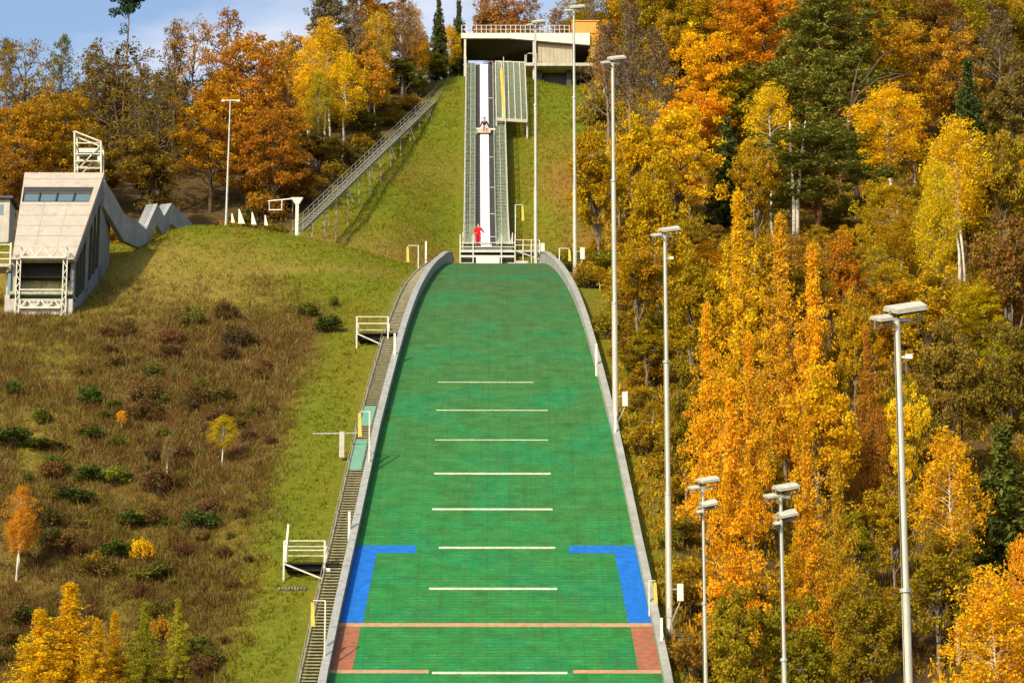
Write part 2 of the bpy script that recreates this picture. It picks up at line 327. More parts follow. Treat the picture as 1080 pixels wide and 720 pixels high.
# ------------------------------------------------------------------ ground (one sheet out to the horizon)
def ground_colour(X, Y):
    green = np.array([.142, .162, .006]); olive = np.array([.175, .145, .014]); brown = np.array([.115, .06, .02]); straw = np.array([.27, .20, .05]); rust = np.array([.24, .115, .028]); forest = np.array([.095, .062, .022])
    n = bumps(X * 2.2, Y * 2.2, 1.0, .09); n2 = bumps(X + 300, Y - 80, 1.0, .12)
    def w(a): return np.clip(a, 0, 1)[..., None]
    C = np.ones(X.shape + (3,)) * olive
    C = C + (green - C) * w(.5 + n * .8)
    # upper meadow of the inrun hillside
    up = sm(219, 226, Y) * sm(302, 296, Y)
    C = C + (green * 1.0 - C) * w(up * sm(2, -3, X) * (.85 + n * .7))
    C = C + (rust * .75 + olive * .35 - C) * w(up * sm(3, 6, X) * sm(276, 262, Y) * (.75 + n2 * .8))
    C = C + (green - C) * w(up * sm(2, 4, X) * sm(268, 280, Y))
    C = C + (straw * .6 + rust * .3 - C) * w(up * sm(0, -4, X) * np.exp(-((Y - 236 - n2 * 5) / 7) ** 2) * .8)
    C = C + (straw * .5 + olive * .4 - C) * w(up * sm(0, -4, X) * np.exp(-((Y - 262 - n2 * 4) / 3.5) ** 2) * .5)
    # mound and slope on the left
    lft = sm(-6, -8, X) * sm(221, 216, Y)
    C = C + (green - C) * w(lft * sm(-19, -11, X) * sm(178, 190, Y) * (.8 + n * .6))
    C = C + (straw * .55 + olive * .5 - C) * w(lft * sm(-10, -16, X) * sm(186, 192, Y) * sm(204, 199, Y) * (.75 + n2 * .8))
    C = C + (straw * .75 + olive * .25 - C) * w(lft * np.exp(-((Y - 197.5 - (X + 14) * .28) / .75) ** 2) * sm(-24, -16, X) * .75)
    br = sm(-8.6, -12.5, X + n2 * 1.2) * sm(-27, -22, X + n * 2) * sm(192, 186, Y + n * 3) * sm(158, 166, Y + n2 * 3)
    C = C + (brown - C) * w(lft * br * 1.0)
    low = sm(-11.6, -14.5, X + n2 * 1.3) * sm(170, 160, Y)
    C = C + (brown * .75 + olive * .35 - C) * w(lft * low * (.8 + n * .7))
    far = sm(-20, -25, X) * sm(196, 188, Y) * sm(150, 165, Y)
    C = C + (straw * .5 + olive * .45 - C) * w(lft * far * (.7 + n2 * .9))
    C = C + (green * .95 - C) * w(lft * sm(-14, -11.5, X + n2 * 1.3) * sm(182, 172, Y) * (.85 + n * .5))
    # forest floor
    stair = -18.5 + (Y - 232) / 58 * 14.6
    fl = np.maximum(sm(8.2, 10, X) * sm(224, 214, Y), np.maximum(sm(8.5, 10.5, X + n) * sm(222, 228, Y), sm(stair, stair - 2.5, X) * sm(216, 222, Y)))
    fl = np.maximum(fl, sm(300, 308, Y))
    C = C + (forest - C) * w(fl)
    return np.clip(C, .01, 1)
def build_ground():
    xs = np.concatenate([-np.geomspace(3500, 75, 22), np.arange(-72, 76, .9), np.geomspace(78, 3500, 22)])
    ys = np.concatenate([-np.geomspace(3000, 20, 14), np.arange(-10, 96, 6), np.arange(96, 306, .9), np.geomspace(308, 6000, 46)])
    X, Y = np.meshgrid(xs, ys); Z = H(X, Y)
    near = sm(75, 60, np.abs(X)); dd = (RNG.random(X.shape) - .5) * .16 * near * np.where(Y > 96, 1, 0) * np.where(np.abs(X) < edge(Y) + 1.2, 0, 1)
    Z = Z + dd
    V = np.stack([X, Y, Z], -1).reshape(-1, 3); nx, ny = len(xs), len(ys)
    i = np.arange(nx * ny).reshape(ny, nx); Q = np.stack([i[:-1, :-1], i[:-1, 1:], i[1:, 1:], i[1:, :-1]], -1).reshape(-1, 4)
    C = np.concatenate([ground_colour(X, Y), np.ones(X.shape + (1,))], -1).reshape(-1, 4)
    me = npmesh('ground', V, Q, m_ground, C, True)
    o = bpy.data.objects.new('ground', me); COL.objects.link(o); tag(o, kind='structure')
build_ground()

# ------------------------------------------------------------------ landing hill
hill = empty('landing_hill', (0, 180, float(mat_z(180))), 'green plastic matted landing hill of the ski jump with white distance lines', 'ski jump hill')
HO = Vector(hill.location)
def drape(name, mat, ya, yb, xl, xr, lift, parent=hill, step=.7, nx=2, uv=False):
    """a sheet on the landing profile between two lines across the hill"""
    n = max(1, int(abs(yb - ya) / step)); ys = np.linspace(ya, yb, n + 1); V = []; UVs = []
    for yy in ys:
        l, r = xl(yy), xr(yy); zz = float(mat_z(yy)) + lift
        for k in range(nx + 1):
            x = l + (r - l) * k / nx; V.append((x - HO.x, yy - HO.y, zz - HO.z)); UVs.append((x + 20, (219.5 - yy) * 1.18))
    Fq = [(j*(nx+1)+k, j*(nx+1)+k+1, (j+1)*(nx+1)+k+1, (j+1)*(nx+1)+k) for j in range(n) for k in range(nx)]
    me = bpy.data.meshes.new(name); me.from_pydata(V, [], Fq); me.update(); me.materials.append(mat)
    bm = bmesh.new(); bm.from_mesh(me)
    for f in bm.faces:
        if f.normal.z < 0: f.normal_flip()
    if uv:
        L = bm.loops.layers.uv.new('UVMap')
        for f in bm.faces:
            for lp in f.loops: lp[L].uv = UVs[lp.vert.index]
    bm.to_mesh(me); bm.free()
    o = bpy.data.objects.new(name, me); COL.objects.link(o); o.parent = parent; return o
eL = lambda yy: -float(edge(yy)); eR = lambda yy: float(edge(yy))
drape('plastic_matting', m_mat, 100, 219.4, eL, eR, 0, nx=8, uv=True)
for r_, (a, b) in {403: (461, 562), 432.5: (459, 577), 464: (458, 577), 499.5: (457, 580), 537: (455, 582), 577.5: (462, 585), 620.5: (452, 587), 709.5: (455, 598)}.items():
    yy = y_of_row(r_); s_ = pxm(Vector((0, yy, float(mat_z(yy)))))
    xa, xb = (a - 522) / s_, (b - 522) / s_
    drape('distance_line', m_line, yy - (.06 + .05 * (r_ > 470)), yy + (.06 + .05 * (r_ > 470)), lambda q, v=xa: v, lambda q, v=xb: v, .010, step=.12, nx=6)
yr0, yr1 = y_of_row(659), y_of_row(708)
drape('red_line', m_redline, yr0 - .18, yr0 + .18, lambda q: eL(q) + .02, lambda q: eR(q) - .02, .012, nx=6)
for sgn in (-1, 1):
    if sgn < 0:
        drape('red_line', m_redline, yr1 - .16, yr1 + .16, lambda q: eL(q) + .02, lambda q: -3.1, .012)
        drape('red_zone', m_redmark, yr1 + .17, yr0 - .19, lambda q: eL(q) + .02, lambda q: eL(q) + 1.05, .008)
    else:
        drape('red_line', m_redline, yr1 - .16, yr1 + .16, lambda q: 3.6, lambda q: eR(q) - .02, .012)
        drape('red_zone', m_redmark, yr1 + .17, yr0 - .19, lambda q: eR(q) - 1.05, lambda q: eR(q) - .02, .008)
yb0, yb1 = y_of_row(575), y_of_row(583); bz = []
for sgn in (-1, 1):      # blue corner: a band across and a band down the edge, one mesh
    z0_ = drape('blue_corner', m_blue, yr0 + .2, yb0, (lambda q: eL(q) + .02) if sgn < 0 else (lambda q: eR(q) - 1.12 - .0), (lambda q: eL(q) + 1.12) if sgn < 0 else (lambda q: eR(q) - .02), .008)
    z1_ = drape('blue_corner', m_blue, yb1, yb0, (lambda q: eL(q) + 1.121) if sgn < 0 else (lambda q: 3.75), (lambda q: -4.05) if sgn < 0 else (lambda q: eR(q) - 1.121), .008, nx=4)
    bm = bmesh.new(); bm.from_mesh(z0_.data); bm.from_mesh(z1_.data); bm.to_mesh(z0_.data); bm.free(); bpy.data.objects.remove(z1_)
def sweep(ys, prof, origin):
    """prof(y) -> list of (x,z) points of a closed section"""
    V = []; Fq = []; k = None
    for yy in ys:
        pr = prof(yy); k = len(pr)
        V += [(x - origin.x, yy - origin.y, z_ - origin.z) for x, z_ in pr]
    for j in range(len(ys) - 1):
        for a in range(k): Fq.append((j*k + a, j*k + (a+1) % k, (j+1)*k + (a+1) % k, (j+1)*k + a))
    Fq.append(tuple(range(k))[::-1]); Fq.append(tuple((len(ys)-1)*k + a for a in range(k)))
    return MB().add(V, Fq)
ysb = list(np.linspace(100, 220.2, 130))
def boardprof(sg):
    def f(yy):
        e = float(edge(yy)); z_ = float(mat_z(min(yy, 219.4))); h = .62 if yy < 205 else .62 + .35 * min(1, (yy - 205) / 10)
        return [(sg * e, z_ - .5), (sg * (e + .28), z_ - .5), (sg * (e + .28), z_ + h), (sg * e, z_ + h)]
    return f
def capprof(sg):
    def f(yy):
        e = float(edge(yy)); z_ = float(mat_z(min(yy, 219.4))); h = .622 if yy < 205 else .622 + .35 * min(1, (yy - 205) / 10)
        return [(sg * (e - .05), z_ + h), (sg * (e + .33), z_ + h), (sg * (e + .33), z_ + h + .07), (sg * (e - .05), z_ + h + .07)]
    return f
for sg in (-1, 1):
    bo = sweep(ysb, boardprof(sg), HO).build('side_board', m_board, hill)
    sweep(ysb, capprof(sg), HO).build('top_rail', m_galv if sg < 0 else m_board, bo)
    # joints of the boards
    jm = MB()
    for yy in np.arange(104, 219, 2.4):
        e = float(edge(yy)); z_ = float(mat_z(yy)) - HO.z
        x0_, x1_ = sorted((sg * (e - .012), sg * (e + .292))); jm.box(x0_, x1_, yy - .03 - HO.y, yy + .03 - HO.y, z_ - .2, z_ + .6)
    jm.build('joint', m_concg, bo)

# stairway along the left board
stw = empty('hillside_stairway', (-8.5, 170, float(mat_z(170))), 'long slatted stairway climbing beside the left board of the green landing hill', 'stairway')
SO = Vector(stw.location); tr = MB(); s = 0; yy = 102.0
while yy < 214:
    e = float(edge(yy)); z_ = float(mat_z(yy)) + .12; w_ = .76 if yy < 195 else .76 - .36 * min(1, (yy - 195) / 15)
    tr.box(-e - .46 - w_ - SO.x, -e - .46 - SO.x, yy - .12 - SO.y, yy + .10 - SO.y, z_ - .03 - SO.z, z_ + .03 - SO.z)
    sl_ = (float(mat_z(yy + .5)) - float(mat_z(yy - .5))); yy += .36 / math.hypot(1, sl_)
tr.build('treads', m_tread, stw)
def strprof(off, wid, zl, zh):
    def f(yy):
        e = float(edge(yy)); z_ = float(mat_z(yy)); w_ = .76 if yy < 195 else .76 - .36 * min(1, (yy - 195) / 15)
        xo = -e - .46 - (w_ if off else 0)
        return [(xo, z_ + zl), (xo - wid, z_ + zl), (xo - wid, z_ + zh), (xo, z_ + zh)]
    return f
sweep(list(np.linspace(102, 214, 110)), strprof(True, .09, -.15, .24), SO).build('stringer', m_wood, stw)
hr = MB()
pts = []
for yy in np.arange(104, 196, 2.0):
    e = float(edge(yy)); z_ = float(mat_z(yy)); x_ = -e - .46 - .76 - .12
    hr.bar((x_ - SO.x, yy - SO.y, z_ - .1 - SO.z), (x_ - SO.x, yy - SO.y, z_ + .5 - SO.z), .05); pts.append((x_ - SO.x, yy - SO.y, z_ + .5 - SO.z))
hr.tube(pts, .022, 6); hr.build('handrail', m_wood, stw)
nt = MB()
for (ra, rb) in ((432, 452), (468, 498)):
    ya, yb = y_of_row(ra), y_of_row(rb); pa = -float(edge(ya)) - .55; pb = -float(edge(yb)) - .55
    za, zb = float(mat_z(ya)) + .16, float(mat_z(yb)) + .16
    nt.hexa([Vector(q) - SO for q in ((pb - .75, yb, zb), (pb, yb, zb), (pa, ya, za), (pa - .75, ya, za), (pb - .75, yb, zb + .06), (pb, yb, zb + .06), (pa, ya, za + .06), (pa - .75, ya, za + .06))])
nt.each('turquoise_cover', m_turq, stw)

# ------------------------------------------------------------------ inrun
def in_x(y): return -.72 - (y - 219.6) / 68 * .52
inr = empty('inrun_ramp', (in_x(219.6), 219.6, 62.4), 'steep inrun ramp with a white track strip between dark mats and grated walkways', 'ski jump inrun')
IO = Vector(inr.location)
iys = list(np.arange(219.6, 288.2, 1.0))
def inprof(xa, xb, za, zb, flare=0):
    def f(yy):
        c = in_x(yy); zz = in_z(yy); fl = flare * (yy - 219.6) / 68
        return [(c + xa + min(0, fl), zz + za), (c + xb + max(0, fl), zz + za), (c + xb + max(0, fl), zz + zb), (c + xa + min(0, fl), zz + zb)]
    return f
sweep(iys, inprof(-1.75, 1.95, -.45, -.12), IO).build('ramp_slab', m_concg, inr)
sweep(iys, inprof(-.83, -.40, -.118, .0), IO).build('dark_matting', m_trackdark, inr)
sweep(iys, inprof(.40, .86, -.118, .0), IO).build('dark_matting', m_trackdark, inr)
sweep(iys, inprof(-.398, .398, -.118, .07), IO).build('track', m_track, inr)
gm = MB()
for s_, (xa, xb) in enumerate(((-1.72, -.86), (.90, 1.90))):
    w = MB(); yy = 219.8
    while yy < 288:
        c = in_x(yy) - IO.x; zz = in_z(yy) - IO.z
        w.box(c + xa, c + xb, yy - IO.y - .13, yy - IO.y + .13, zz + .02, zz + .07); yy += .33
    wk = w.build('walkway', m_grate, inr)
    g = MB()
    for x_ in (xa, xb, (xa + xb) / 2):
        g.add(*[(lambda q: (q.v, q.f))(sweep(iys, inprof(x_ - .03, x_ + .03, .0, .12), IO))][0])
    g.build('stringer', m_galv, wk)
for xo in (-1.78, -.86, .88, 1.96):
    rl = MB(); outer = abs(xo) > 1.5; h = .95 if outer else .42; top = []
    for yy in np.arange(220, 288, 1.6 if outer else 2.4):
        c = in_x(yy) - IO.x; zz = in_z(yy) - IO.z
        rl.bar((c + xo, yy - IO.y, zz - .1), (c + xo, yy - IO.y, zz + h), .06); top.append((c + xo, yy - IO.y, zz + h))
    rl.tube(top, .04, 6)
    if outer: rl.tube([(p_[0], p_[1], p_[2] - .42) for p_ in top], .03, 6)
    rl.build('guard_rail', m_white if outer else m_galv, inr)
cb = MB()
for yy in (228, 233, 243, 250, 256, 263, 270, 278):       # small cable arms on the right dark mat
    c = in_x(yy) - IO.x; cb.bar((c + .42, yy - IO.y, in_z(yy) - IO.z + .1), (c + .88, yy - IO.y, in_z(yy) - IO.z + .1), .07)
cb.each('cross_strip', m_galv, inr)
tl = MB()
for yy in np.arange(226, 286, 7.5):
    c = in_x(yy) - IO.x; zt = in_z(yy) - IO.z - .4
    for xo in (-1.5, 1.7):
        zb = float(H(in_x(yy) + xo, yy)) - IO.z - .6
        if zb < zt: tl.bar((c + xo, yy - IO.y, zb), (c + xo, yy - IO.y, zt), .22)
    tl.bar((c - 1.7, yy - IO.y, zt - .1), (c + 1.9, yy - IO.y, zt - .1), .2)
tl.each('support_frame', m_concg, inr)
# take-off table at the foot of the inrun
tb = MB(); c = 0
tb.box(-1.95, 2.1, -.02, 1.8, -.62, -.46); tbx = tb.build('table_slab', m_dark, inr)
q = MB(); q.box(-.78, .98, -.16, -.04, -2.3, -.95); q.build('front_panel', m_cream, inr)
q = MB(); q.box(-1.95, -1.05, -.2, .6, -2.4, -1.45).box(1.6, 2.15, -.2, .6, -2.4, -1.45); q.each('footing', m_conc, inr)
q = MB()
for zz in (-.95, -.55, -.2, .12): q.bar((-1.98, -.1, zz), (2.15, -.1, zz), .10 if zz < -.5 else .05, .16 if zz < -.5 else .06)
for xx in (-1.98, -1.0, 1.12, 2.15): q.bar((xx, -.12, -2.3), (xx, -.12, .75), .09)
q.bar((-1.98, -.12, .75), (-1.98, 3, 1.1), .06)
q.build('table_frame', m_white, inr)
q = MB(); q.box(-1.9, 2.05, .2, 1.4, -1.5, -1.0); q.build('table_shade_block', m_dark, inr)  # dark block standing in for the shade under the take-off table
# netted start stairs at the top right
sst = empty('start_stairs', at(540, 128, 271), 'wide green grated start stairs with a yellow strip beside the top of the inrun', 'stairs')
a0, a1 = at(523.5, 127, 270.5), at(556, 129, 271.5); b0, b1 = at(522.5, 66, 288), at(553.5, 67, 288)
O_ = Vector(sst.location); a0 -= O_; a1 -= O_; b0 -= O_; b1 -= O_; up = Vector((0, 0, 1))
g = MB()
for k in range(60):
    t_ = (k + .5) / 60; g.bar(a0.lerp(b0, t_), a1.lerp(b1, t_), .20, .05)
g.build('treads', m_grate, sst)
g = MB()
for t_ in (0, .2, .42, .62, .82, 1): g.bar(a0.lerp(a1, t_) + up * .1, b0.lerp(b1, t_) + up * .1, .08, .1)
g.bar(a0 + up * .1, a1 + up * .1, .12, .3); g.bar(b0 + up * .1, b1 + up * .1, .1, .1)
g.build('stringer', m_white, sst)
g = MB(); g.bar(a0.lerp(a1, .26) + up * .16, b0.lerp(b1, .18).lerp(a0.lerp(a1, .26), .15) + up * .16, .28, .04); g.build('yellow_strip', m_yellow, sst)
g = MB()
for t_ in (0, 1):
    for u_ in (.02, .35, .7, .98):
        p_ = a0.lerp(a1, t_).lerp(b0.lerp(b1, t_), u_); w_ = p_ + O_; zg = float(H(w_.x, w_.y)) - O_.z - .5
        g.bar((p_.x, p_.y, zg), (p_.x, p_.y, p_.z), .14)
g.each('support', m_galv, sst)
g = MB(); pr = []
for u_ in np.linspace(0, 1, 12):
    p_ = a1.lerp(b1, u_); g.bar(p_, p_ + up * .9, .04); pr.append(p_ + up * .9)
g.tube(pr, .03, 6); g.build('handrail', m_white, sst)

# start bar with the waiting jumper
_ys = np.linspace(240, 286, 400); ysb_ = float(_ys[np.argmin([abs(row_of(q, in_z(q) + .5) - 136.5) for q in _ys])])
sb = empty('start_bar', (in_x(ysb_), ysb_, in_z(ysb_)), 'pale start bar laid across the white inrun track', 'start bar')
g = MB(); g.bar((-.75, 0, .55), (1.0, 0, .50), .12, .14); g.build('beam', m_cream, sb)
g = MB(); g.box(-.62, .58, -.35, -.25, .06, .36).box(-.62, .58, -.26, .2, .06, .12); g.build('foot_board', m_palecloth, sb)
g = MB(); g.bar((-.7, 0, 0), (-.7, 0, .55), .08).bar((.95, 0, 0), (.95, 0, .5), .08); g.each('bracket', m_galv, sb)

def figure(name, loc, rz, label, joints, edges_, rad, cat='person'):
    me = bpy.data.meshes.new('body'); me.from_pydata(joints, edges_, []); me.update()
    o = bpy.data.objects.new('tmp', me); COL.objects.link(o)
    m = o.modifiers.new('skin', 'SKIN'); sv = me.skin_vertices[0].data if me.skin_vertices else None
    if sv is None:
        bpy.context.view_layer.objects.active = o; sv = me.skin_vertices[0].data
    for i, r_ in enumerate(rad): sv[i].radius = (r_, r_)
    sv[0].use_root = True
    s_ = o.modifiers.new('sub', 'SUBSURF'); s_.levels = 2; s_.render_levels = 2
    dg = bpy.context.evaluated_depsgraph_get(); dg.update()
    nm = bpy.data.meshes.new_from_object(o.evaluated_get(dg)); bpy.data.objects.remove(o)
    return nm
#        0 pelvis 1 waist 2 chest 3 neck 4 head0 5 headtop | 6 lsh 7 lel 8 lwr 9 lhand | 10-13 r | 14 lhip 15 lkn 16 lank 17 ltoe | 18-21 r
BE = [(0,1),(1,2),(2,3),(3,4),(4,5),(2,6),(6,7),(7,8),(8,9),(2,10),(10,11),(11,12),(12,13),(0,14),(14,15),(15,16),(16,17),(0,18),(18,19),(19,20),(20,21)]
BR = [.15,.135,.15,.06,.095,.075,.075,.052,.036,.035,.075,.052,.036,.035,.10,.065,.045,.04,.10,.065,.045,.04]
def person(loc, rz, label, J, torso_mat, leg_mat, head_mat, hat=None, top=1.0):
    root = empty('person', loc, label, 'person', rz=rz)
    nm = figure('body', loc, rz, label, J, BE, BR); nm.name = 'body'
    nm.materials.append(m_skin)
    ob = bpy.data.objects.new('body', nm); COL.objects.link(ob); ob.parent = root
    for p_ in nm.polygons: p_.use_smooth = True
    # clothes: slightly larger skins over the torso/arms and over the legs
    def sub(ids, r_add, name, mt):
        mapi = {v: i for i, v in enumerate(ids)}
        j = [J[v] for v in ids]; e = [(mapi[a], mapi[b]) for a, b in BE if a in mapi and b in mapi]
        n2 = figure(name, loc, rz, label, j, e, [BR[v] + r_add for v in ids]); n2.materials.append(mt); n2.name = name
        for p_ in n2.polygons: p_.use_smooth = True
        o2 = bpy.data.objects.new(name, n2); COL.objects.link(o2); o2.parent = root
    sub([0, 1, 2, 6, 7, 8, 10, 11, 12], .022, 'jacket', torso_mat)
    sub([0, 14, 15, 16, 18, 19, 20], .018, 'trousers', leg_mat)
    # face details and head cover
    hc = Vector(J[4]).lerp(Vector(J[5]), .5)
    bm = bmesh.new(); bmesh.ops.create_uvsphere(bm, u_segments=14, v_segments=10, radius=.118, matrix=Matrix.Translation(hc + Vector((0, .012, .035))) @ Matrix.Diagonal((1, 1.1, 1.05, 1)))
    bmesh.ops.delete(bm, geom=[v for v in bm.verts if v.co.z < hc.z - .03 or (v.co.y < hc.y - .05 and v.co.z < hc.z + .06)], context='VERTS')
    me = bpy.data.meshes.new('helmet'); bm.to_mesh(me); bm.free(); me.materials.append(head_mat)
    o3 = bpy.data.objects.new('helmet' if hat else 'hair', me); COL.objects.link(o3); o3.parent = root
    return root
# helper standing on the table beside the track, leaning slightly, dressed in red
JR = [(0,0,.92),(0,-.03,1.08),(0,-.06,1.33),(0,-.07,1.50),(0,-.09,1.60),(0,-.08,1.75),(-.19,-.06,1.40),(-.29,-.04,1.14),(-.22,-.16,.95),(-.19,-.22,.90),
      (.19,-.06,1.40),(.33,-.10,1.20),(.40,-.26,1.02),(.42,-.33,.97),(-.10,0,.88),(-.12,-.05,.50),(-.12,.04,.09),(-.12,-.14,.04),(.10,0,.88),(.13,-.04,.50),(.14,.06,.09),(.15,-.12,.04)]
pr_ = at(504.2, 256, 221.0)
person((pr_.x, 221.0, in_z(221.0) + .01), R(15), 'person in a red jacket and red trousers standing by the foot of the white track', JR, m_red, m_red, m_darkcloth)
JS = [(0,.08,.12),(0,.0,.30),(0,-.10,.55),(0,-.16,.70),(0,-.20,.78),(0,-.22,.93),(-.19,-.10,.62),(-.30,.02,.40),(-.36,.0,.12),(-.38,-.06,.07),
      (.19,-.10,.62),(.30,.02,.40),(.36,.0,.12),(.38,-.06,.07),(-.11,.04,.10),(-.15,-.40,.08),(-.14,-.42,-.34),(-.14,-.58,-.38),(.11,.04,.10),(.15,-.40,.08),(.14,-.42,-.34),(.14,-.58,-.38)]
person((in_x(ysb_), ysb_, in_z(ysb_) + .62), 0, 'person in dark clothes and pale trousers sitting on the start bar', JS, m_darkcloth, m_palecloth, m_darkcloth, hat=True)

# ------------------------------------------------------------------ start house on top
Yh = 292.0
def A(px, py, y): return at(px, py, y)
hs = empty('start_house', A(545, 70, Yh), 'flat roofed start house with white fascia, open underside and beige wall', 'start house')
O_ = Vector(hs.location)
pL, pM, pR_ = A(486.5, 35, Yh), A(537, 35, Yh), A(622, 35, Yh); bL, bMm, bR_ = A(486.5, 40.5, Yh), A(537, 40.5, Yh), A(622, 47.5, Yh)
def L3(v): return (v.x - O_.x, v.y - O_.y, v.z - O_.z)
def off(v, dy, dz=0): return Vector((v.x, v.y + dy, v.z + dz))
g = MB(); dpt = 7.0
for (ta, tb_, ba, bb) in ((pL, pM, bL, bMm), (pM, pR_, bMm, bR_)):
    g.hexa([L3(ba), L3(bb), L3(off(bb, .3)), L3(off(ba, .3)), L3(ta), L3(tb_), L3(off(tb_, .3)), L3(off(ta, .3))])
g.build('fascia', m_cream, hs)
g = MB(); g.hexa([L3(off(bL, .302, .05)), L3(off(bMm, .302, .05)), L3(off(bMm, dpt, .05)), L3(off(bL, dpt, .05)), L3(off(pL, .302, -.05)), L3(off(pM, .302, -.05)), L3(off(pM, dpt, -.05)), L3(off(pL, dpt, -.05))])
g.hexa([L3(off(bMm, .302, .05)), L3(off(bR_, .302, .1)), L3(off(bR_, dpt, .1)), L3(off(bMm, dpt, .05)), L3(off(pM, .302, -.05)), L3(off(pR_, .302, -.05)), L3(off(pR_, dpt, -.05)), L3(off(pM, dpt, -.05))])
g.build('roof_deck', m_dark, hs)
# dark tapering underside above the start
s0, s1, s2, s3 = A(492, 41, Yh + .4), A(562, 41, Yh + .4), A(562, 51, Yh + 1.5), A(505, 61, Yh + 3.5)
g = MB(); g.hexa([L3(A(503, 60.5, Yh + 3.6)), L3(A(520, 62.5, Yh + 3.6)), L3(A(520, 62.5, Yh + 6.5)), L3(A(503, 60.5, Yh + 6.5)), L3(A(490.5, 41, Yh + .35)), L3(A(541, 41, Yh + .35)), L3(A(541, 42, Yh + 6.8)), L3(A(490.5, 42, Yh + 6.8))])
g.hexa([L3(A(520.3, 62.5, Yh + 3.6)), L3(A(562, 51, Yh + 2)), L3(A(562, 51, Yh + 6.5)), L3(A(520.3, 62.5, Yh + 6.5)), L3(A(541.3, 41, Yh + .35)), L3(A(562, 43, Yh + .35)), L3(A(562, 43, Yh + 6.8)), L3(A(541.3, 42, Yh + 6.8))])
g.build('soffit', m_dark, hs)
g = MB(); w0, w1 = A(567, 67, Yh + .6), A(605, 67, Yh + .6); t0_, t1_ = A(567, 43.4, Yh + .6), A(605, 46.2, Yh + .6)
g.hexa([L3(w0), L3(w1), L3(off(w1, 5)), L3(off(w0, 5)), L3(t0_), L3(t1_), L3(off(t1_, 5)), L3(off(t0_, 5))]); g.build('wall', m_beige, hs)
g = MB()
for k in range(1, 9):
    x_ = w0.x + (w1.x - w0.x) * k / 9; g.box(x_ - O_.x - .02, x_ - O_.x + .02, .59, .602, w0.z - O_.z + .05, t0_.z - O_.z - .3)
g.build('panel_joints', m_wood, hs)
g = MB(); f0, f1 = A(552, 69.5, Yh - .3), A(634, 69.5, Yh - .3)
g.box(f0.x - O_.x, f1.x - O_.x, -.3, 6, f0.z - O_.z, A(552, 66.3, Yh - .3).z - O_.z); g.build('floor_slab', m_conc, hs)
g = MB()
for px_ in (569, 600, 631):
    q_ = A(px_, 69.5, Yh + 1); g.box(q_.x - O_.x - .25, q_.x - O_.x + .25, 1, 1.6, float(H(q_.x, Yh + 1)) - O_.z - 1, f0.z - O_.z)
g.box(f0.x - O_.x + 1.5, f1.x - O_.x - 2.4, 1.9, 2.2, float(H(f0.x, Yh)) - O_.z - 1, f0.z - O_.z); g.each('pier', m_dark, hs)
g = MB(); o0, o1 = A(603, 35, Yh + .5), A(631.5, 35, Yh + .5)
g.box(o0.x - O_.x, o1.x - O_.x, .5, 4, o0.z - O_.z + .01, A(603, 22.8, Yh + .5).z - O_.z); g.build('orange_cabin', m_orange, hs)
g = MB(); zt_ = A(603, 22.8, Yh + .5).z - O_.z; g.box(o0.x - O_.x - .1, o1.x - O_.x + .1, .4, 4.1, zt_ + .002, zt_ + .1); g.build('cabin_roof', m_ochre, hs)
g = MB(); y0_, y1_ = A(622.3, 66, Yh + .4), A(632, 66, Yh + .4); g.box(y0_.x - O_.x, y1_.x - O_.x, .4, 4, y0_.z - O_.z, A(622, 36, Yh + .4).z - O_.z - .02); g.build('ochre_wall', m_ochre, hs)
g = MB(); zr0 = pL.z - O_.z; zr1 = A(487, 26.5, Yh).z - O_.z; xa, xb = pL.x - O_.x, A(601, 30, Yh).x - O_.x
for k in range(23):
    x_ = xa + .05 + (xb - xa - .1) * k / 22; g.bar((x_, .1, zr0), (x_, .1, zr1), .07)
for zz in (zr1, (zr0 + zr1) / 2): g.bar((xa, .1, zz), (xb, .1, zz), .05)
g.bar((xa + .05, .1, zr1), (xa + .05, dpt, zr1), .05); g.build('railing', m_white, hs)
g = MB()
for px_, pb in ((490.5, 100), (563, 66)):
    t_ = A(px_, 41.5, Yh + .2); g.bar(L3(t_), (t_.x - O_.x, t_.y - O_.y, float(H(t_.x, t_.y)) - O_.z - .3), .22)
g.each('post', m_white, hs)
g = MB(); r0, r1 = A(555, 66, Yh - .2), A(566, 66, Yh - .2); zt_ = A(555, 56.5, Yh - .2).z
g.tube([L3(r0), (r0.x - O_.x, -.2, zt_ - O_.z - .2), (r0.x - O_.x + .2, -.2, zt_ - O_.z), (r1.x - O_.x, -.2, zt_ - O_.z), L3(r1)], .05, 8); g.build('stair_rail', m_white, hs)

# ------------------------------------------------------------------ flood light poles
def floodlight(parent, base, yaw, tilt, sc=1.0, w=.62):
    """wide flat lamp housing: pale shell, dark louvred face, yoke"""
    Mx = Matrix.Translation(base) @ Matrix.Rotation(yaw, 4, 'Z') @ Matrix.Rotation(R(-13), 4, 'Y') @ Matrix.Rotation(tilt, 4, 'X') @ Matrix.Diagonal((sc, sc, sc, 1))
    h = MB()
    prof = [(-.32, 0), (-.30, .10), (-.05, .17), (.28, .12), (.36, 0)]
    V = [(sx * w * (1 if j != 2 else .94), p_[0], p_[1]) for sx in (-.5, .5) for j, p_ in enumerate(prof)]
    n = len(prof); h.add(V, [tuple(range(n)), tuple(range(2*n - 1, n - 1, -1))] + [(k, (k+1) % n, n + (k+1) % n, n + k) for k in range(n)])
    h.xform(Mx); hs_ = h.build('lamp_housing', m_lamp, parent)
    g = MB(); g.box(-w * .46, w * .46, -.28, .31, -.05, -.004); g.xform(Mx); g.build('lamp_face', m_dark, hs_)
    g = MB()
    for sx in (-1, 1): g.bar((sx * w * .53, 0, .06), (sx * w * .53, 0, -.26), .03, .05)
    g.bar((-w * .53, 0, -.26), (w * .53, 0, -.26), .04); g.xform(Mx); g.build('yoke', m_galv, hs_)
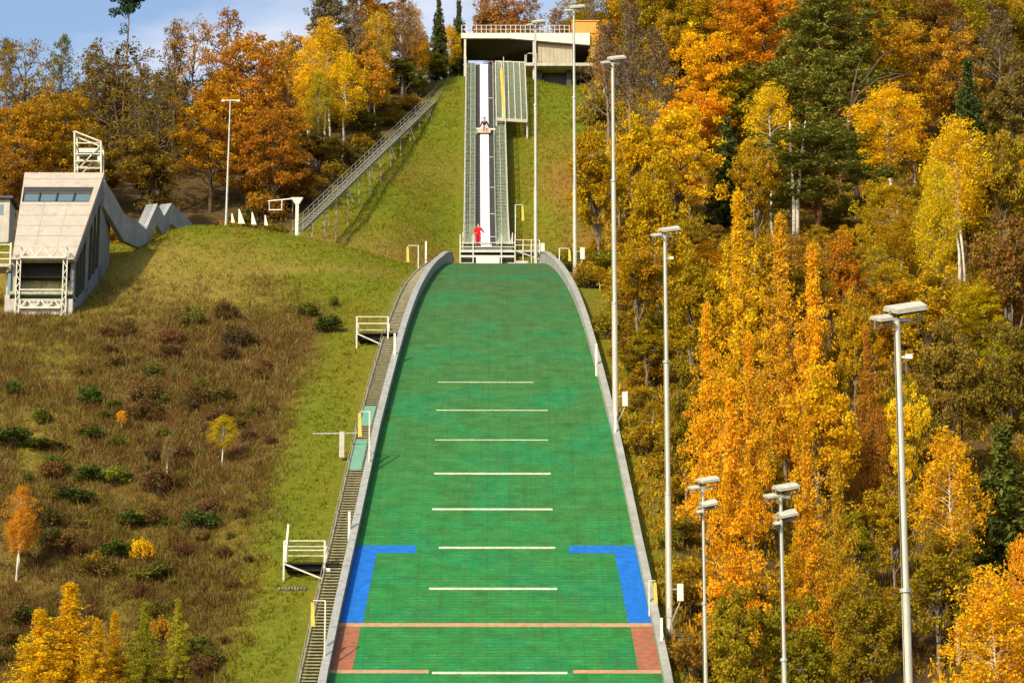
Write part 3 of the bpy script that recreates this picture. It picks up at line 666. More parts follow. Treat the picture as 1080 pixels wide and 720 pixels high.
def light_pole(label, px, row_top, yy, base=None, rad=.16, heads='pair', box=True, sc=1.0, sensor=False, cage=False):
    top = at(px, row_top, yy); zb = float(H(top.x, yy)) - .2 if base is None else base
    root = empty('floodlight_pole', (top.x, yy, zb), label, 'floodlight pole', 'floodlight poles right of the landing hill'); h = top.z - zb
    p = MB(); cuts = [0, h * .35, h * .350001, h * .68, h * .680001, h]; rr = [rad, rad * .92, rad * .82, rad * .76, rad * .68, rad * .58]
    p.tube([(0, 0, c_) for c_ in cuts], rr, 14); p.build('pole', m_polemat, root, smooth=False)
    g = MB(); g.tube([(0, 0, 0), (0, 0, .5)], rad * 1.35, 10)
    for c_ in (.35, .68): g.tube([(0, 0, h * c_ - .06), (0, 0, h * c_ + .06)], rad * 1.04, 12)
    g.each('collar', m_galv, root)
    g = MB(); g.box(-.09, .09, -rad * 1.0 - .02, -rad * .8, .9, 1.35); g.build('access_hatch', m_galv, root)
    g = MB(); g.bar((-rad * .75, -rad * .55, .5), (-rad * .45, -rad * .32, h - .3), .035); g.build('cable', m_dark, root)
    T = Vector((0, 0, h))
    g = MB(); g.bar(T + Vector((-.38 * sc, -.1, .06)), T + Vector((.38 * sc, .1, .06)), .08, .1)
    if heads == 'double': g.bar(T + Vector((-.25 * sc, -.1, -.75)), T + Vector((.5 * sc, .1, -.75)), .08, .1)
    g.each('crossarm', m_galv, root)
    floodlight(root, T + Vector((-.42 * sc, -.2, .0)), R(24), R(20), sc * .8, .5)
    floodlight(root, T + Vector((.26 * sc, .2, .40)), R(20), R(20), sc * 1.15, .78)
    if heads == 'double':
        floodlight(root, T + Vector((.28 * sc, 0, -.62)), R(8), R(26), sc, .72)
        floodlight(root, T + Vector((-.2 * sc, -.2, -1.0)), R(8), R(20), sc * .6, .4)
    if box:
        g = MB(); zb_ = 1.7; g.box(rad + .22, rad + .52, -.15, .15, zb_, zb_ + .85); g.build('loudspeaker', m_cream, root, bevel=.02)
        g = MB(); g.bar((0, -.1, .5), (rad + .36, -.05, zb_), .05); g.bar((0, 0, zb_ + .6), (rad + .3, 0, zb_ + .6), .05); g.each('bracket', m_galv, root)
    if sensor:
        g = MB(); g.bar((0, 0, h - 1.1), (.28, 0, h - 1.1), .05); g.box(.22, .42, -.08, .08, h - 1.16, h - 1.02); g.build('sensor', m_cream, root)
    return root
light_pole('slim floodlight pole right of the take-off, rising in front of the start house middle', 564.5, 28, 217.5, rad=.15)
light_pole('floodlight pole rising to the orange cabin, its foot by the upper right board', 605, 13, 199, rad=.15)
light_pole('tallest floodlight pole beside the landing hill, with a visible joint halfway', 646, 68, 167.3, rad=.18)
light_pole('floodlight pole with a dark cage at its foot beside the blue corner', 701, 250, 144.8, rad=.17, sensor=True)
light_pole('thin four-lamp floodlight pole in front of orange larches, nearer the hill', 741, 516, 124, rad=.12, heads='double', box=False, sc=.9)
light_pole('four-lamp floodlight pole second from the right edge, in front of orange larches', 823, 525, 109, rad=.13, heads='double', box=False, sc=.9)
light_pole('thick nearest floodlight pole at far right with two broad lamps', 946, 339, 88, rad=.17, box=False, sc=1.15, sensor=True)

# ------------------------------------------------------------------ small things around the hill
def frame_of(pxs, py, y): return at(pxs, py, y)
def flag_post(px, row_b, row_t, arm_px, side, label, yy=None, flag_rows=.3, flag_rel=None):
    b = hit(px, row_b) if yy is None else at(px, row_b, yy); yy = b.y; t = at(px, row_t, yy); h = t.z - b.z; a = arm_px / pxm(b) * side
    root = empty('wind_flag_post', b, label, 'wind flag post', 'yellow wind flag posts along the hill')
    g = MB(); g.bar((0, 0, -.4), (0, 0, h), .07); g.build('post', m_white, root)
    g = MB(); g.bar((0, 0, h), (a, 0, h), .05); g.build('arm', m_white, root)
    g = MB(); fl = h * flag_rows; g.hexa([(a - .09, -.02, h - fl), (a + .11, -.02, h - fl), (a + .11, .02, h - fl), (a - .09, .02, h - fl), (a - .10, -.02, h - .08), (a + .04, -.02, h - .08), (a + .04, .02, h - .08), (a - .10, .02, h - .08)])
    g.build('flag', m_yellow, root)
flag_post(441, 291, 259, 11, -1, 'yellow wind flag on a thin post left of the take-off table', yy=205, flag_rows=.55)
flag_post(389, 500, 434, 10, -1, 'yellow wind flag hanging over the stairway beside the middle of the hill', yy=float(y_of_row(500)), flag_rows=.40)
flag_post(342, 707, 633, 13, -1, 'yellow wind flag at the lower end of the left stairway', yy=float(y_of_row(707)), flag_rows=.37)
flag_post(543.5, 256, 216, 8, 1, 'yellow wind flag right of the lower inrun walkway', yy=222, flag_rows=.42)
flag_post(590, 300, 262, 11, 1, 'yellow wind flag between the upper right board and the second floodlight pole', yy=202, flag_rows=.35)
flag_post(685, 668, 612, 7, 1, 'yellow wind flag next to the right blue corner', yy=145.5, flag_rows=.5)
def marker(px, row_b, row_t, label, yy):
    b = at(px, row_b, yy); h = at(px, row_t, yy).z - b.z
    g = MB(); g.bar((0, 0, -.3), (0, 0, h), .12, .07); g.bar((0, 0, h - .02), (0, 0, h + .03), .14, .09)
    o = g.build('marker_post', m_cream, None); o.location = b
    tag(o, label, 'marker post', 'slim white posts standing along the boards')
marker(449, 284, 255, 'white marker post left of the take-off, right of a yellow wind flag', 206)
marker(416, 386, 352, 'white marker post by the stairs next to the upper platform', y_of_row(386))
marker(368, 572, 540, 'white marker post by the stairs above the left blue corner', y_of_row(572))
marker(601, 322, 293, 'white marker post in front of the second floodlight pole foot', 196)
marker(629, 398, 363, 'white marker post between the second and the tallest floodlight pole', y_of_row(396))
marker(649, 470, 435, 'white marker post at the foot of the tallest floodlight pole', y_of_row(468))
marker(698, 690, 652, 'white marker post in front of the dark cage', y_of_row(690))
def platform(pxl, pxr, row_floor, row_top, row_b, yy, label, tall=None):
    yy = hit(pxl, row_b).y - .1
    bl = at(pxl, row_b, yy); w = at(pxr, row_b, yy).x - bl.x; zf_ = at(pxl, row_floor, yy).z - bl.z; zt_ = at(pxl, row_top, yy).z - bl.z
    root = empty('coach_platform', bl, label, 'platform', 'railed platforms beside the left stairway'); d = 1.6
    g = MB()
    for x_, y_ in ((0, 0), (w, 0), (0, d), (w, d)): g.bar((x_, y_, -1.0 if y_ == 0 else zf_ - .6), (x_, y_, zt_), .09)
    for zz in (zt_, (zt_ + zf_) / 2 + .05):
        g.bar((0, 0, zz), (w, 0, zz), .06); g.bar((0, 0, zz), (0, d, zz), .05); g.bar((0, d, zz), (w, d, zz), .05)
    g.bar((0, 0, zf_ - .1), (w, 0, .05), .08); g.build('frame', m_white, root)
    g = MB(); g.box(-.04, w + .75, .06, d, zf_ - .12, zf_ - .03); g.box(0.1, w + .72, .3, d - .2, zf_ - .42, zf_ - .125); g.build('floor', m_black, root)
    if tall:
        g = MB(); zt2 = at(pxl, tall, yy).z - bl.z; g.bar((.06, -.08, zf_), (.2, -.08, zt2), .10); g.build('tall_post', m_cream, root)
        g = MB(); g.box(w + .06, w + .3, -.12, .08, .12, .62); g.build('box', m_cream, root, bevel=.02)
    return root
platform(376, 409, 350, 334, 367, 184.0, 'railed platform beside the upper stairway, standing on bright green grass')
platform(299, 342, 592, 570, 612, 150.3, 'railed platform with a taller pale post, beside the stairway near the blue corner', tall=553)
b = hit(308, 622); g = MB()
for k in range(9): g.bar((-.62 + k * .155, -.12 + .02 * (k % 3), .06), (-.56 + k * .155, .2, .12 + .015 * (k % 2)), .10, .10)
g.bar((-.7, .02, .0), (.72, .02, .02), .09); o = g.build('slat_pallet', m_wood, None); o.location = b
tag(o, 'weathered slatted pallet lying in the grass below the lower platform', 'pallet')
b = at(360.5, 475, 163.5); root = empty('measuring_post', b, 'short pale post with a long thin arm standing in the grass left of the stairway', 'post')
h = at(360, 455, 163.5).z - b.z
g = MB(); g.box(-.14, .14, -.05, .05, -.4, h); g.build('post', m_conc, root, bevel=.01)
g = MB(); g.bar((-1.6, 0, h - .12), (1.0, .1, h - .05), .06); g.build('arm', m_galv, root)
# cage at the foot of the fourth pole
b = at(712, 690, 144.0); root = empty('pole_cage', b, 'dark railed steel cage at the foot of a floodlight pole', 'cage')
g = MB()
for x_ in (-.75, -.25, .25, .7):
    for y_ in (0, 1.0): g.bar((x_, y_, -.5), (x_, y_, 1.0), .05)
for zz in (.1, .4, .7, 1.0):
    for y_ in (0, 1.0): g.bar((-.75, y_, zz), (.7, y_, zz), .04)
g.build('frame', m_dark, root)
g = MB(); g.box(-.95, 1.0, -.1, 1.2, -.08, .0); g.build('floor', m_dark, root)
g = MB(); g.box(-.6, .55, .15, .9, .0, .9); g.build('cabinet', M_('brown_metal', (.09, .075, .05), .7), root)
b = at(614, 328, 197); root = empty('pole_footing_box', b, 'small dark box behind the right board at the second floodlight pole', 'box')
g = MB(); g.box(-.9, .8, 0, 1, -.6, .45); g.build('body', m_wood, root, bevel=.03); g = MB(); g.box(-1.0, .9, -.1, 1.1, .452, .52); g.build('lid', m_dark, root)
# railed side platform at the right of the take-off
root = empty('side_platform', at(556, 275, 219), 'small railed steel platform joining the right side of the take-off table', 'platform'); O_ = Vector(root.location)
g = MB(); x0_, x1_ = at(543, 270, 219).x - O_.x, at(569, 270, 219).x - O_.x; z0_, z1_ = at(550, 264, 219).z - O_.z, at(550, 253, 219).z - O_.z
for x_ in np.linspace(x0_, x1_, 4):
    for y_ in (0, 1.5): g.bar((x_, y_, -1.2), (x_, y_, z1_), .07)
for zz in (z1_, (z0_ + z1_) / 2): 
    for y_ in (0, 1.5): g.bar((x0_, y_, zz), (x1_, y_, zz), .05)
g.bar((x0_, 0, z0_), (x1_, 0, z0_ - .7), .07); g.build('frame', m_white, root)
g = MB(); g.box(x0_, x1_, .04, 1.46, z0_ - .1, z0_); g.build('floor', m_galv, root)
g = MB(); g.box(x0_ + .1, x0_ + 1.0, -.1, .5, -.9, -.02); g.build('footing', m_conc, root)

# long stairs up the left side of the inrun hillside
root = empty('hill_stairs', at(316, 240, 231), 'long grey railed stairs climbing the hillside from the mound to the start house', 'stairs'); O_ = Vector(root.location)
pa, pb, pc = at(314, 244, 229), at(468, 96.5, 288), at(479, 92.5, 291)
side = Vector((.95, -.25, 0)).normalized()
g = MB(); n = 100
for k in range(n):
    p_ = pa.lerp(pb, (k + .5) / n) - O_; g.bar(p_ - side * .38, p_ + side * .38, .34, .06)
g.build('treads', m_stair, root)
for sg in (-1, 1):
    g = MB(); A_, B_ = pa - O_ + side * .42 * sg, pb - O_ + side * .42 * sg; C_ = pc - O_ + side * .42 * sg
    g.bar(A_, B_, .08, .24); g.bar(B_, C_, .08, .24)
    for hh in (.42, .8): g.bar(A_ + Vector((0, 0, hh)), B_ + Vector((0, 0, hh)), .045, .045); g.bar(B_ + Vector((0, 0, hh)), C_ + Vector((0, 0, hh)), .045, .045)
    for k in range(36): p_ = A_.lerp(B_, k / 35); g.bar(p_, p_ + Vector((0, 0, .8)), .04)
    g.build('railing', m_stair, root)
g = MB()
for k in range(14):
    p_ = pa.lerp(pb, (k + .6) / 14)
    for sg in (-.5, .5):
        q_ = p_ + side * sg; zg = float(H(q_.x, q_.y)); g.bar((q_ - O_), (q_.x - O_.x, q_.y - O_.y, min(zg, q_.z) - O_.z - .4), .09)
    if k % 2: q_ = p_ + side * .5 - O_; g.bar(q_, q_ + Vector((.5, -1.2, -1.6)), .06)
g.each('support', m_wood, root)
g = MB(); e_ = pc - O_; g.box(e_.x - .3, e_.x + .9, e_.y - .3, e_.y + 1, e_.z - .4, e_.z + .35); g.build('end_box', m_beige, root, bevel=.03)

# mast, fins and lift stanchion on the mound
def on_crest(px, row): 
    return at(px, row, 206)
b = on_crest(238.5, 231); root = empty('lamp_mast', b, 'thin lamp mast with a short crossbar standing on the grassy mound', 'lamp mast'); h = at(240, 106, 206).z - b.z
g = MB(); g.tube([(0, 0, -.5), (0.1, 0, h)], [.09, .045], 8); g.build('mast', m_galv, root)
g = MB(); g.bar((-.5, 0, h), (.75, 0, h), .08); g.build('crossbar', m_galv, root)
for xx in (-.42, .66):
    g = MB(); g.box(xx - .12, xx + .12, -.12, .12, h - .12, h - .02); g.build('lamp', m_cream, root)
for i, (px_, hpx, wpx, lab) in enumerate(((246, 8, 5, 'low white fin nearest the thin lamp mast'), (255, 15, 9, 'tallest white fin on the mound'), (268, 12, 7, 'white fin third from the lamp mast'), (281, 9, 5, 'small white fin nearest the lift stanchion'))):
    b = on_crest(px_, 231 + i * .9); s_ = pxm(b); w = .8 * wpx / s_; h = .78 * hpx / s_
    g = MB(); g.hexa([(-w/2, -.06, -.3), (w/2, -.06, -.3), (w/2, .06, -.3), (-w/2, .06, -.3), (-w/2, -.05, h), (-w/2 + .07, -.05, h), (-w/2 + .07, .05, h), (-w/2, .05, h)])
    o = g.build('white_fin', m_cream, None, bevel=.01); o.location = b; tag(o, lab, 'fin', 'white fins on the mound crest')
b = on_crest(313, 242); root = empty('lift_stanchion', b, 'white post with a flared head and a frame arm beside the long stairs', 'lift stanchion'); s_ = pxm(b); h = 34 / s_
g = MB(); g.bar((0, 0, -.6), (0, 0, h - .45), .22, .2); g.build('post', m_cream, root)
g = MB(); g.hexa([(-.12, -.15, h - .45), (.12, -.15, h - .45), (.12, .15, h - .45), (-.12, .15, h - .45), (-.45, -.2, h + .03), (.42, -.2, h + .03), (.42, .2, h + .03), (-.45, .2, h + .03)]); g.build('head', m_cream, root)
g = MB(); g.bar((-.4, 0, h - .02), (-2.1, .3, h - .1), .07); g.bar((-1.1, .1, h - .05), (-1.1, .1, h - .85), .08); g.bar((-2.0, .3, h - .1), (-2.0, .3, h - .8), .06); g.bar((-2.0, .3, h - .75), (-1.1, .1, h - .8), .06); g.build('arm', m_galv, root)

# ------------------------------------------------------------------ judges' tower
TY = 188.0
XL, XR = at(12, 300, TY).x, at(78, 300, TY).x
zb = at(45, 337, TY).z; ze = at(45, 271, TY).z
root = empty('judges_tower', (XL, TY, zb), 'pale judges tower with a steep sloping roof and zigzag balcony rails on the left slope', 'judges tower'); O_ = Vector(root.location)
W = XR - XL; E_ = ze - zb; TYb = 8.2; ZT = at(70, 182, TY + TYb).z - zb
WT0, WT1 = at(26, 182, TY + TYb).x - XL, at(110, 183, TY + TYb).x - XL
def roofpt(u, v, dz=0):        # u across 0..1, v up 0..1
    x_ = (0 + (WT0 - 0) * v) * (1 - u) + (W + (WT1 - W) * v) * u
    return Vector((x_, TYb * v, E_ + (ZT - E_) * v + dz))
def roofbox(u0, u1, v0, v1, dz0, dz1, m):
    m.hexa([roofpt(u0, v0, dz0), roofpt(u1, v0, dz0), roofpt(u1, v1, dz0), roofpt(u0, v1, dz0), roofpt(u0, v0, dz1), roofpt(u1, v0, dz1), roofpt(u1, v1, dz1), roofpt(u0, v1, dz1)])
vw0, vw1 = .64, .83
g = MB(); roofbox(0, 1, 0, vw0, -.35, 0, g); roofbox(0, 1, vw1, 1, -.35, 0, g); roofbox(0, .02, vw0, vw1, -.35, 0, g); roofbox(.93, 1, vw0, vw1, -.35, 0, g)
m_roof = M_('pale_roof_sheet', (.42, .37, .29), .6, 0, .12, 1.0, .1, dirt=(.27, .24, .2), streak=True)
rf = g.build('roof', m_roof, root)
g = MB()
for v_ in (.12, .24, .36, .48, .60, .92): roofbox(0, 1, v_ - .002, v_ + .002, .002, .012, g)
for u_ in (.33, .66): roofbox(u_ - .002, u_ + .002, 0, vw0, .002, .012, g)
g.build('seams', m_concg, rf)
wnd = MB(); roofbox(.02, .93, vw0, vw1 - .0, -.30, -.22, wnd); wf = wnd.build('window', m_glass, root)
g = MB()
for u_ in (.02, .24, .47, .70, .93): roofbox(u_ - .008, u_ + .008, vw0, vw1, -.21, -.06, g)
roofbox(.02, .93, vw0, vw0 + .02, -.21, -.05, g); roofbox(.02, .93, vw1 - .06, vw1, -.21, -.05, g); g.build('window_frame', m_dark, wf)
# side walls: the right one is a folded concrete band with window openings
def sidewall(u, name, windows):
    x0f, x0t = (0, WT0) if u == 0 else (W, WT1)
    def P_(v, z_, out=0): 
        x_ = x0f + (x0t - x0f) * v; return Vector((x_ + out, TYb * v, z_))
    sgn = -1 if u == 0 else 1
    def panel(m, v0, v1, za0, za1, zb0, zb1, th=.25):
        i0, i1 = -sgn * th, 0
        m.hexa([P_(v0, za0, i0), P_(v1, zb0, i0), P_(v1, zb0, i1), P_(v0, za0, i1), P_(v0, za1, i0), P_(v1, zb1, i0), P_(v1, zb1, i1), P_(v0, za1, i1)])
    rz = lambda v: E_ + (ZT - E_) * v - .36
    gz = lambda v: float(H(XL + x0f, TY + TYb * v)) - zb - .8
    m = MB()
    if windows:
        # band below (follows the ground), band above (under the roof), posts between the openings
        for k in range(8):
            v0, v1 = k / 8, (k + 1) / 8
            panel(m, v0, v1, gz(v0), rz(v0) * .30 + max(gz(v0), -.4) * .6, gz(v1), rz(v1) * .30 + max(gz(v1), -.4) * .6)
            panel(m, v0, v1, rz(v0) * .90 - .0, rz(v0), rz(v1) * .90, rz(v1))
        for v0, v1 in ((0, .05), (.40, .50), (.90, 1.0)):
            panel(m, v0, v1, rz(v0) * .38 - .1, rz(v0) * .905, rz(v1) * .38 - .1, rz(v1) * .905)
        w_ = m.build(name, m_concg, root)
        g = MB(); 
        for v0, v1 in ((.05, .40), (.50, .90)): panel(g, v0, v1, rz(v0) * .36, rz(v0) * .90, rz(v1) * .36, rz(v1) * .90, .10)
        for v_ in g.v: pass
        g.v = [(a - .1, b_, c_) for a, b_, c_ in g.v]
        sw = g.build('side_window', m_glassside, root)
        f = MB()
        for v_ in (.05, .165, .28, .395, .505, .63, .76, .895): panel(f, v_ - .006, v_ + .006, rz(v_) * .38, rz(v_) * .90, rz(v_) * .38, rz(v_) * .90, .16)
        f.v = [(a - .02, b_, c_) for a, b_, c_ in f.v]
        f.build('mullion', m_dark, sw)
    else:
        for k in range(6): v0, v1 = k / 6, (k + 1) / 6; panel(m, v0, v1, gz(v0), rz(v0), gz(v1), rz(v1))
        m.build(name, m_conc, root)
sidewall(0, 'side_wall', False); sidewall(1, 'side_wall', True)
# rear block so the tower is solid behind
g = MB(); gb = float(H(XL, TY + TYb)) - zb - 1
g.box(WT0 + .26, WT1 - .26, TYb, TYb + 1.5, gb, ZT - .4); g.build('rear_wall', m_concg, root)
g = MB(); g.hexa([(WT0, TYb + .003, ZT - .35), (WT1, TYb + .003, ZT - .35), (WT1 + .1, TYb + 3.2, ZT - 2.0), (WT0, TYb + 3.2, ZT - 2.0), (WT0, TYb + .003, ZT), (WT1, TYb + .003, ZT), (WT1 + .1, TYb + 3.2, ZT - 1.65), (WT0, TYb + 3.2, ZT - 1.65)]); g.build('rear_roof', m_concg, root)
g = MB(); g.hexa([(WT1 - .3, TYb + .003, 2), (WT1 - .003, TYb + .003, 2), (WT1 + .1, TYb + 3.2, 4), (WT1 - .2, TYb + 3.2, 4), (WT1 - .3, TYb + .003, ZT - .36), (WT1 - .003, TYb + .003, ZT - .36), (WT1 + .1, TYb + 3.2, ZT - 2.01), (WT1 - .2, TYb + 3.2, ZT - 2.01)]); g.build('rear_side_wall', m_concg, root)
# front: two balconies with zigzag rails, an open cabin between them
pxw = lambda px_: at(px_, 300, TY).x - XL
zz_ = lambda row: at(45, row, TY).z - zb
g = MB(); g.box(.26, W - .26, 1.2, 1.35, zz_(308), zz_(274)); g.build('curtain', m_curtain, root)
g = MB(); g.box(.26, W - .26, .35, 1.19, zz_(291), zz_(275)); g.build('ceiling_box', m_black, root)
g = MB(); g.box(.0, W, -.55, 1.3, zz_(312.5), zz_(309.5)); g.build('cabin_floor', m_grate, root)
g = MB(); g.box(-.02, W + .02, -.45, 1.6, -2.2, zz_(317)); g.build('base_wall', m_conc, root)
g = MB(); g.box(.0, W - .1, -.05, .6, zz_(316.5), zz_(313)); g.build('green_board', M_('mossy_green_board', (.10, .13, .07), .8), root)
def zigzag(name, r0, r1, yf, x0_, x1_, n):
    g = MB(); za, zt2 = zz_(r1), zz_(r0)
    g.bar((x0_, yf, za), (x1_, yf, za), .12, .12); g.bar((x0_, yf, zt2), (x1_, yf, zt2), .05)
    w = (x1_ - x0_) / n
    for k in range(n): g.bar((x0_ + w * k, yf, za), (x0_ + w * (k + .5), yf, zt2), .09); g.bar((x0_ + w * (k + .5), yf, zt2), (x0_ + w * (k + 1), yf, za), .09)
    for k in range(n + 1): g.bar((x0_ + w * k, yf, za), (x0_ + w * k, yf, zt2), .04)
    for x_ in (x0_, x1_): 
        for zz in (za, zt2): g.bar((x_, yf, zz), (x_, yf + .8, zz), .06)
        g.bar((x_, yf, za), (x_, yf + .8, zt2), .06)
    g.build(name, m_white, root)
zigzag('upper_zigzag_rail', 263, 274.5, -.7, pxw(22), pxw(70), 3)
zigzag('lower_zigzag_rail', 318.5, 327, -.62, pxw(24), pxw(66), 3)
g = MB(); g.box(-.02, W + .02, -.68, .2, zz_(276.5), zz_(274.7)); g.build('balcony_slab', m_conc, root)
g = MB()
for px_ in (20.5, 69.5):
    x_ = pxw(px_); g.bar((x_ - .12, -.6, -.6), (x_ - .12, -.6, zz_(276.6)), .07); g.bar((x_ + .12, -.6, -.6), (x_ + .12, -.6, zz_(276.6)), .07)
    for k in range(9):
        za = -.3 + k * (zz_(276.6) + .2) / 9; zb_ = za + (zz_(276.6) + .2) / 9; sg = 1 if k % 2 else -1; g.bar((x_ - .12 * sg, -.6, za), (x_ + .12 * sg, -.6, zb_), .05)
x_ = pxw(67); g.bar((x_, -.65, -1.2), (x_, -.65, .2), .12); g.build('lattice_column', m_white, root)
g = MB(); g.bar((pxw(22), -.6, zz_(308)), (pxw(68), -.6, zz_(308)), .08); g.build('front_rail', m_white, root)
g = MB(); g.box(pxw(8.5), -.3 + .28, -.2, 1.2, zz_(312), zz_(289)); g.build('annex', m_glass, root)
g = MB(); g.box(pxw(6.5), -.03, -.3, 1.4, -1.5, zz_(312.3)); g.hexa([(pxw(7), -.3, zz_(288.8)), (.0, -.3, zz_(286)), (.0, 1.3, zz_(286)), (pxw(7), 1.3, zz_(288.8)), (pxw(7), -.3, zz_(284)), (.0, -.3, zz_(278.5)), (.0, 1.3, zz_(278.5)), (pxw(7), 1.3, zz_(284))]); g.build('annex_wall', m_conc, root)
# scaffold frame on the roof
sc_b = at(79, 184, TY + TYb + .5); rt = empty('roof_scaffold', sc_b, 'white steel scaffold with a slanting top on the roof of the judges tower', 'scaffold')
def S_(px_, row, dy=0): v = at(px_, row, TY + TYb + .5); return Vector((v.x - sc_b.x, dy, v.z - sc_b.z))
g = MB()
for dy in (0, 1.3):
    g.bar(S_(79, 185, dy), S_(78.5, 138.5, dy), .10); g.bar(S_(106.5, 185, dy), S_(106.5, 149.5, dy), .10); g.bar(S_(78.5, 138.5, dy), S_(106.5, 149.5, dy), .09)
    for r_ in (151, 162.5, 170, 177.5): g.bar(S_(79, r_, dy), S_(106.5, r_, dy), .07)
    g.bar(S_(83, 178, dy), S_(106, 153, dy), .07)
for px_, r_ in ((79, 151), (106.5, 151), (79, 177), (106.5, 177), (79, 139), (106.5, 150)): g.bar(S_(px_, r_, 0), S_(px_, r_, 1.3), .07)
g.build('frame', m_white, rt)
g = MB(); g.bar(S_(83, 158, .65), S_(105, 158, .65), 1.1, .30); g.build('dark_panel', m_galv, rt)
g = MB()
for px_ in (82, 104): g.bar(S_(px_, 172, .2), S_(px_, 163, .2), .16, .2)
g.each('clamp', m_cream, rt)
# folded wall behind the tower
rt = empty('zigzag_wall', at(150, 240, 203), 'grey folded concrete wall zigzagging up the mound behind the judges tower', 'wall'); O_ = Vector(rt.location)
zpts = [(108, 190, 195.8), (119, 208, 198), (129, 226, 200), (141, 232, 202), (152, 242, 203.5), (164, 215, 205.5), (171, 228, 207), (179, 214.5, 209), (195, 229, 212), (203, 240, 214)]
P3 = [at(*q) - O_ for q in zpts]; g = MB(); V = []; nP = len(P3)
for k, p_ in enumerate(P3):
    d_ = (P3[min(k + 1, nP - 1)] - P3[max(k - 1, 0)]); d_.z = 0; n_ = Vector((d_.y, -d_.x, 0)).normalized() * .16; hgt = 1.9 if k < 4 else 1.5
    V += [p_ - n_ - Vector((0, 0, hgt)), p_ + n_ - Vector((0, 0, hgt)), p_ + n_, p_ - n_]
Fq = [(j*4 + a, j*4 + (a+1) % 4, (j+1)*4 + (a+1) % 4, (j+1)*4 + a) for j in range(nP - 1) for a in range(4)] + [(3, 2, 1, 0), tuple((nP-1)*4 + a for a in range(4))]
g.add(V, Fq); g.build('folded_band', M_('weathered_concrete', (.29, .295, .28), .85, 0, .2, 1.2, .25, dirt=(.17, .17, .14), streak=True), rt)
for (i0, i1) in ((3, 4), (4, 5), (6, 7)):
    a_, b_ = P3[i0], P3[i1]; bk = Vector((-.5, .15, 0)); o_ = Vector((-.17, 0, -.02)); dn = Vector((0, 0, -.14)); g = MB()
    g.hexa([a_ + bk + dn + o_, a_ + dn + o_, b_ + dn + o_, b_ + bk + dn + o_, a_ + bk + o_, a_ + o_, b_ + o_, b_ + bk + o_]); g.build('coping', m_concg, rt)
# railed stand left of the tower
rt = empty('railed_landing', at(4, 280, 187.5), 'pale railed landing cut by the left picture edge beside the judges tower', 'landing'); O_ = Vector(rt.location)
g = MB(); x0_, x1_ = at(-30, 270, 187.5).x - O_.x, at(11, 270, 187.5).x - O_.x
for r_ in (258, 266.5, 273): zz = at(0, r_, 187.5).z - O_.z; g.bar((x0_, 0, zz), (x1_, 0, zz), .07)
for x_ in (x0_, (x0_ + x1_) / 2, x1_): g.bar((x_, 0, -.2), (x_, 0, at(0, 256, 187.5).z - O_.z), .10)
g.build('railing', m_white, rt); g = MB(); g.box(x0_, x1_, -.1, 1.6, -.1, .1); g.build('floor', m_conc, rt)
g = MB(); g.bar((x0_, .2, -3.5), (x0_, .2, -.1), .15); g.bar((x1_ - .3, 1.2, -3.5), (x1_ - .3, 1.2, -.1), .15); g.each('leg', m_galv, rt)
# hut seen at the left edge behind the tower
b = at(2, 228, 214); rt = empty('small_hut', b, 'small pale hut at the left edge behind the judges tower', 'hut')
g = MB(); g.box(-2.2, .55, 0, 2.5, -2.0, 1.3); g.build('wall', m_conc, rt); g = MB(); g.box(-2.4, .8, -.3, 2.8, 1.302, 1.5); g.build('roof', m_dark, rt)
g = MB(); g.box(-1.8, -1.1, -.02, .0, .1, .9).box(-.6, .1, -.02, 0, .1, .9); g.each('window', m_glass, rt)

#@@TREES@@
# ------------------------------------------------------------------ trees and brush
def leafquads(P, size, up=.35, asp=1.5, rng=RNG):
    """one quad per point, random facing"""
    n = len(P); nrm = rng.normal(size=(n, 3)); nrm[:, 2] = np.abs(nrm[:, 2]) + up; nrm /= np.linalg.norm(nrm, axis=1, keepdims=True)
    t = rng.normal(size=(n, 3)); t -= nrm * (t * nrm).sum(1, keepdims=True); t /= np.linalg.norm(t, axis=1, keepdims=True) + 1e-9; b = np.cross(nrm, t)
    s = (size * rng.uniform(.6, 1.35, n))[:, None]
    V = np.stack([P - t * s * asp * .5, P + b * s * .42 - t * s * .05, P + t * s * asp * .5, P - b * s * .42 + t * s * .05], 1).reshape(-1, 3)
    return V, np.arange(n * 4).reshape(n, 4)
def crown_mesh(name, clumps, per, rad, size, mat, flat=.7, up=.35, seed=0, asp=1.5):
    rng = np.random.default_rng(seed); C = np.asarray(clumps); n = len(C)
    cnt = np.maximum(6, (per * rng.uniform(.45, 1.5, n)).astype(int)); idx = np.repeat(np.arange(n), cnt)
    g = rng.normal(size=(len(idx), 3)); g /= np.linalg.norm(g, axis=1, keepdims=True); g *= rng.uniform(.1, 1, (len(idx), 1)) ** .45
    r = np.broadcast_to(rad, (n,)) * rng.uniform(.7, 1.3, n); P = C[idx] + g * r[idx][:, None] * [1, 1, flat]
    V, Q = leafquads(P, size, up, asp, rng)
    ct = rng.uniform(0, 1, n); ch = rng.uniform(0, 1, n)
    a = np.clip(ct[idx] * .6 + rng.uniform(0, 1, len(idx)) * .4, 0, 1); hh = np.clip(ch[idx] * .7 + rng.uniform(0, 1, len(idx)) * .3, 0, 1)
    T = np.repeat(np.stack([a, hh, a, np.ones_like(a)], 1), 4, 0)
    return npmesh(name, V, Q, mat, T)
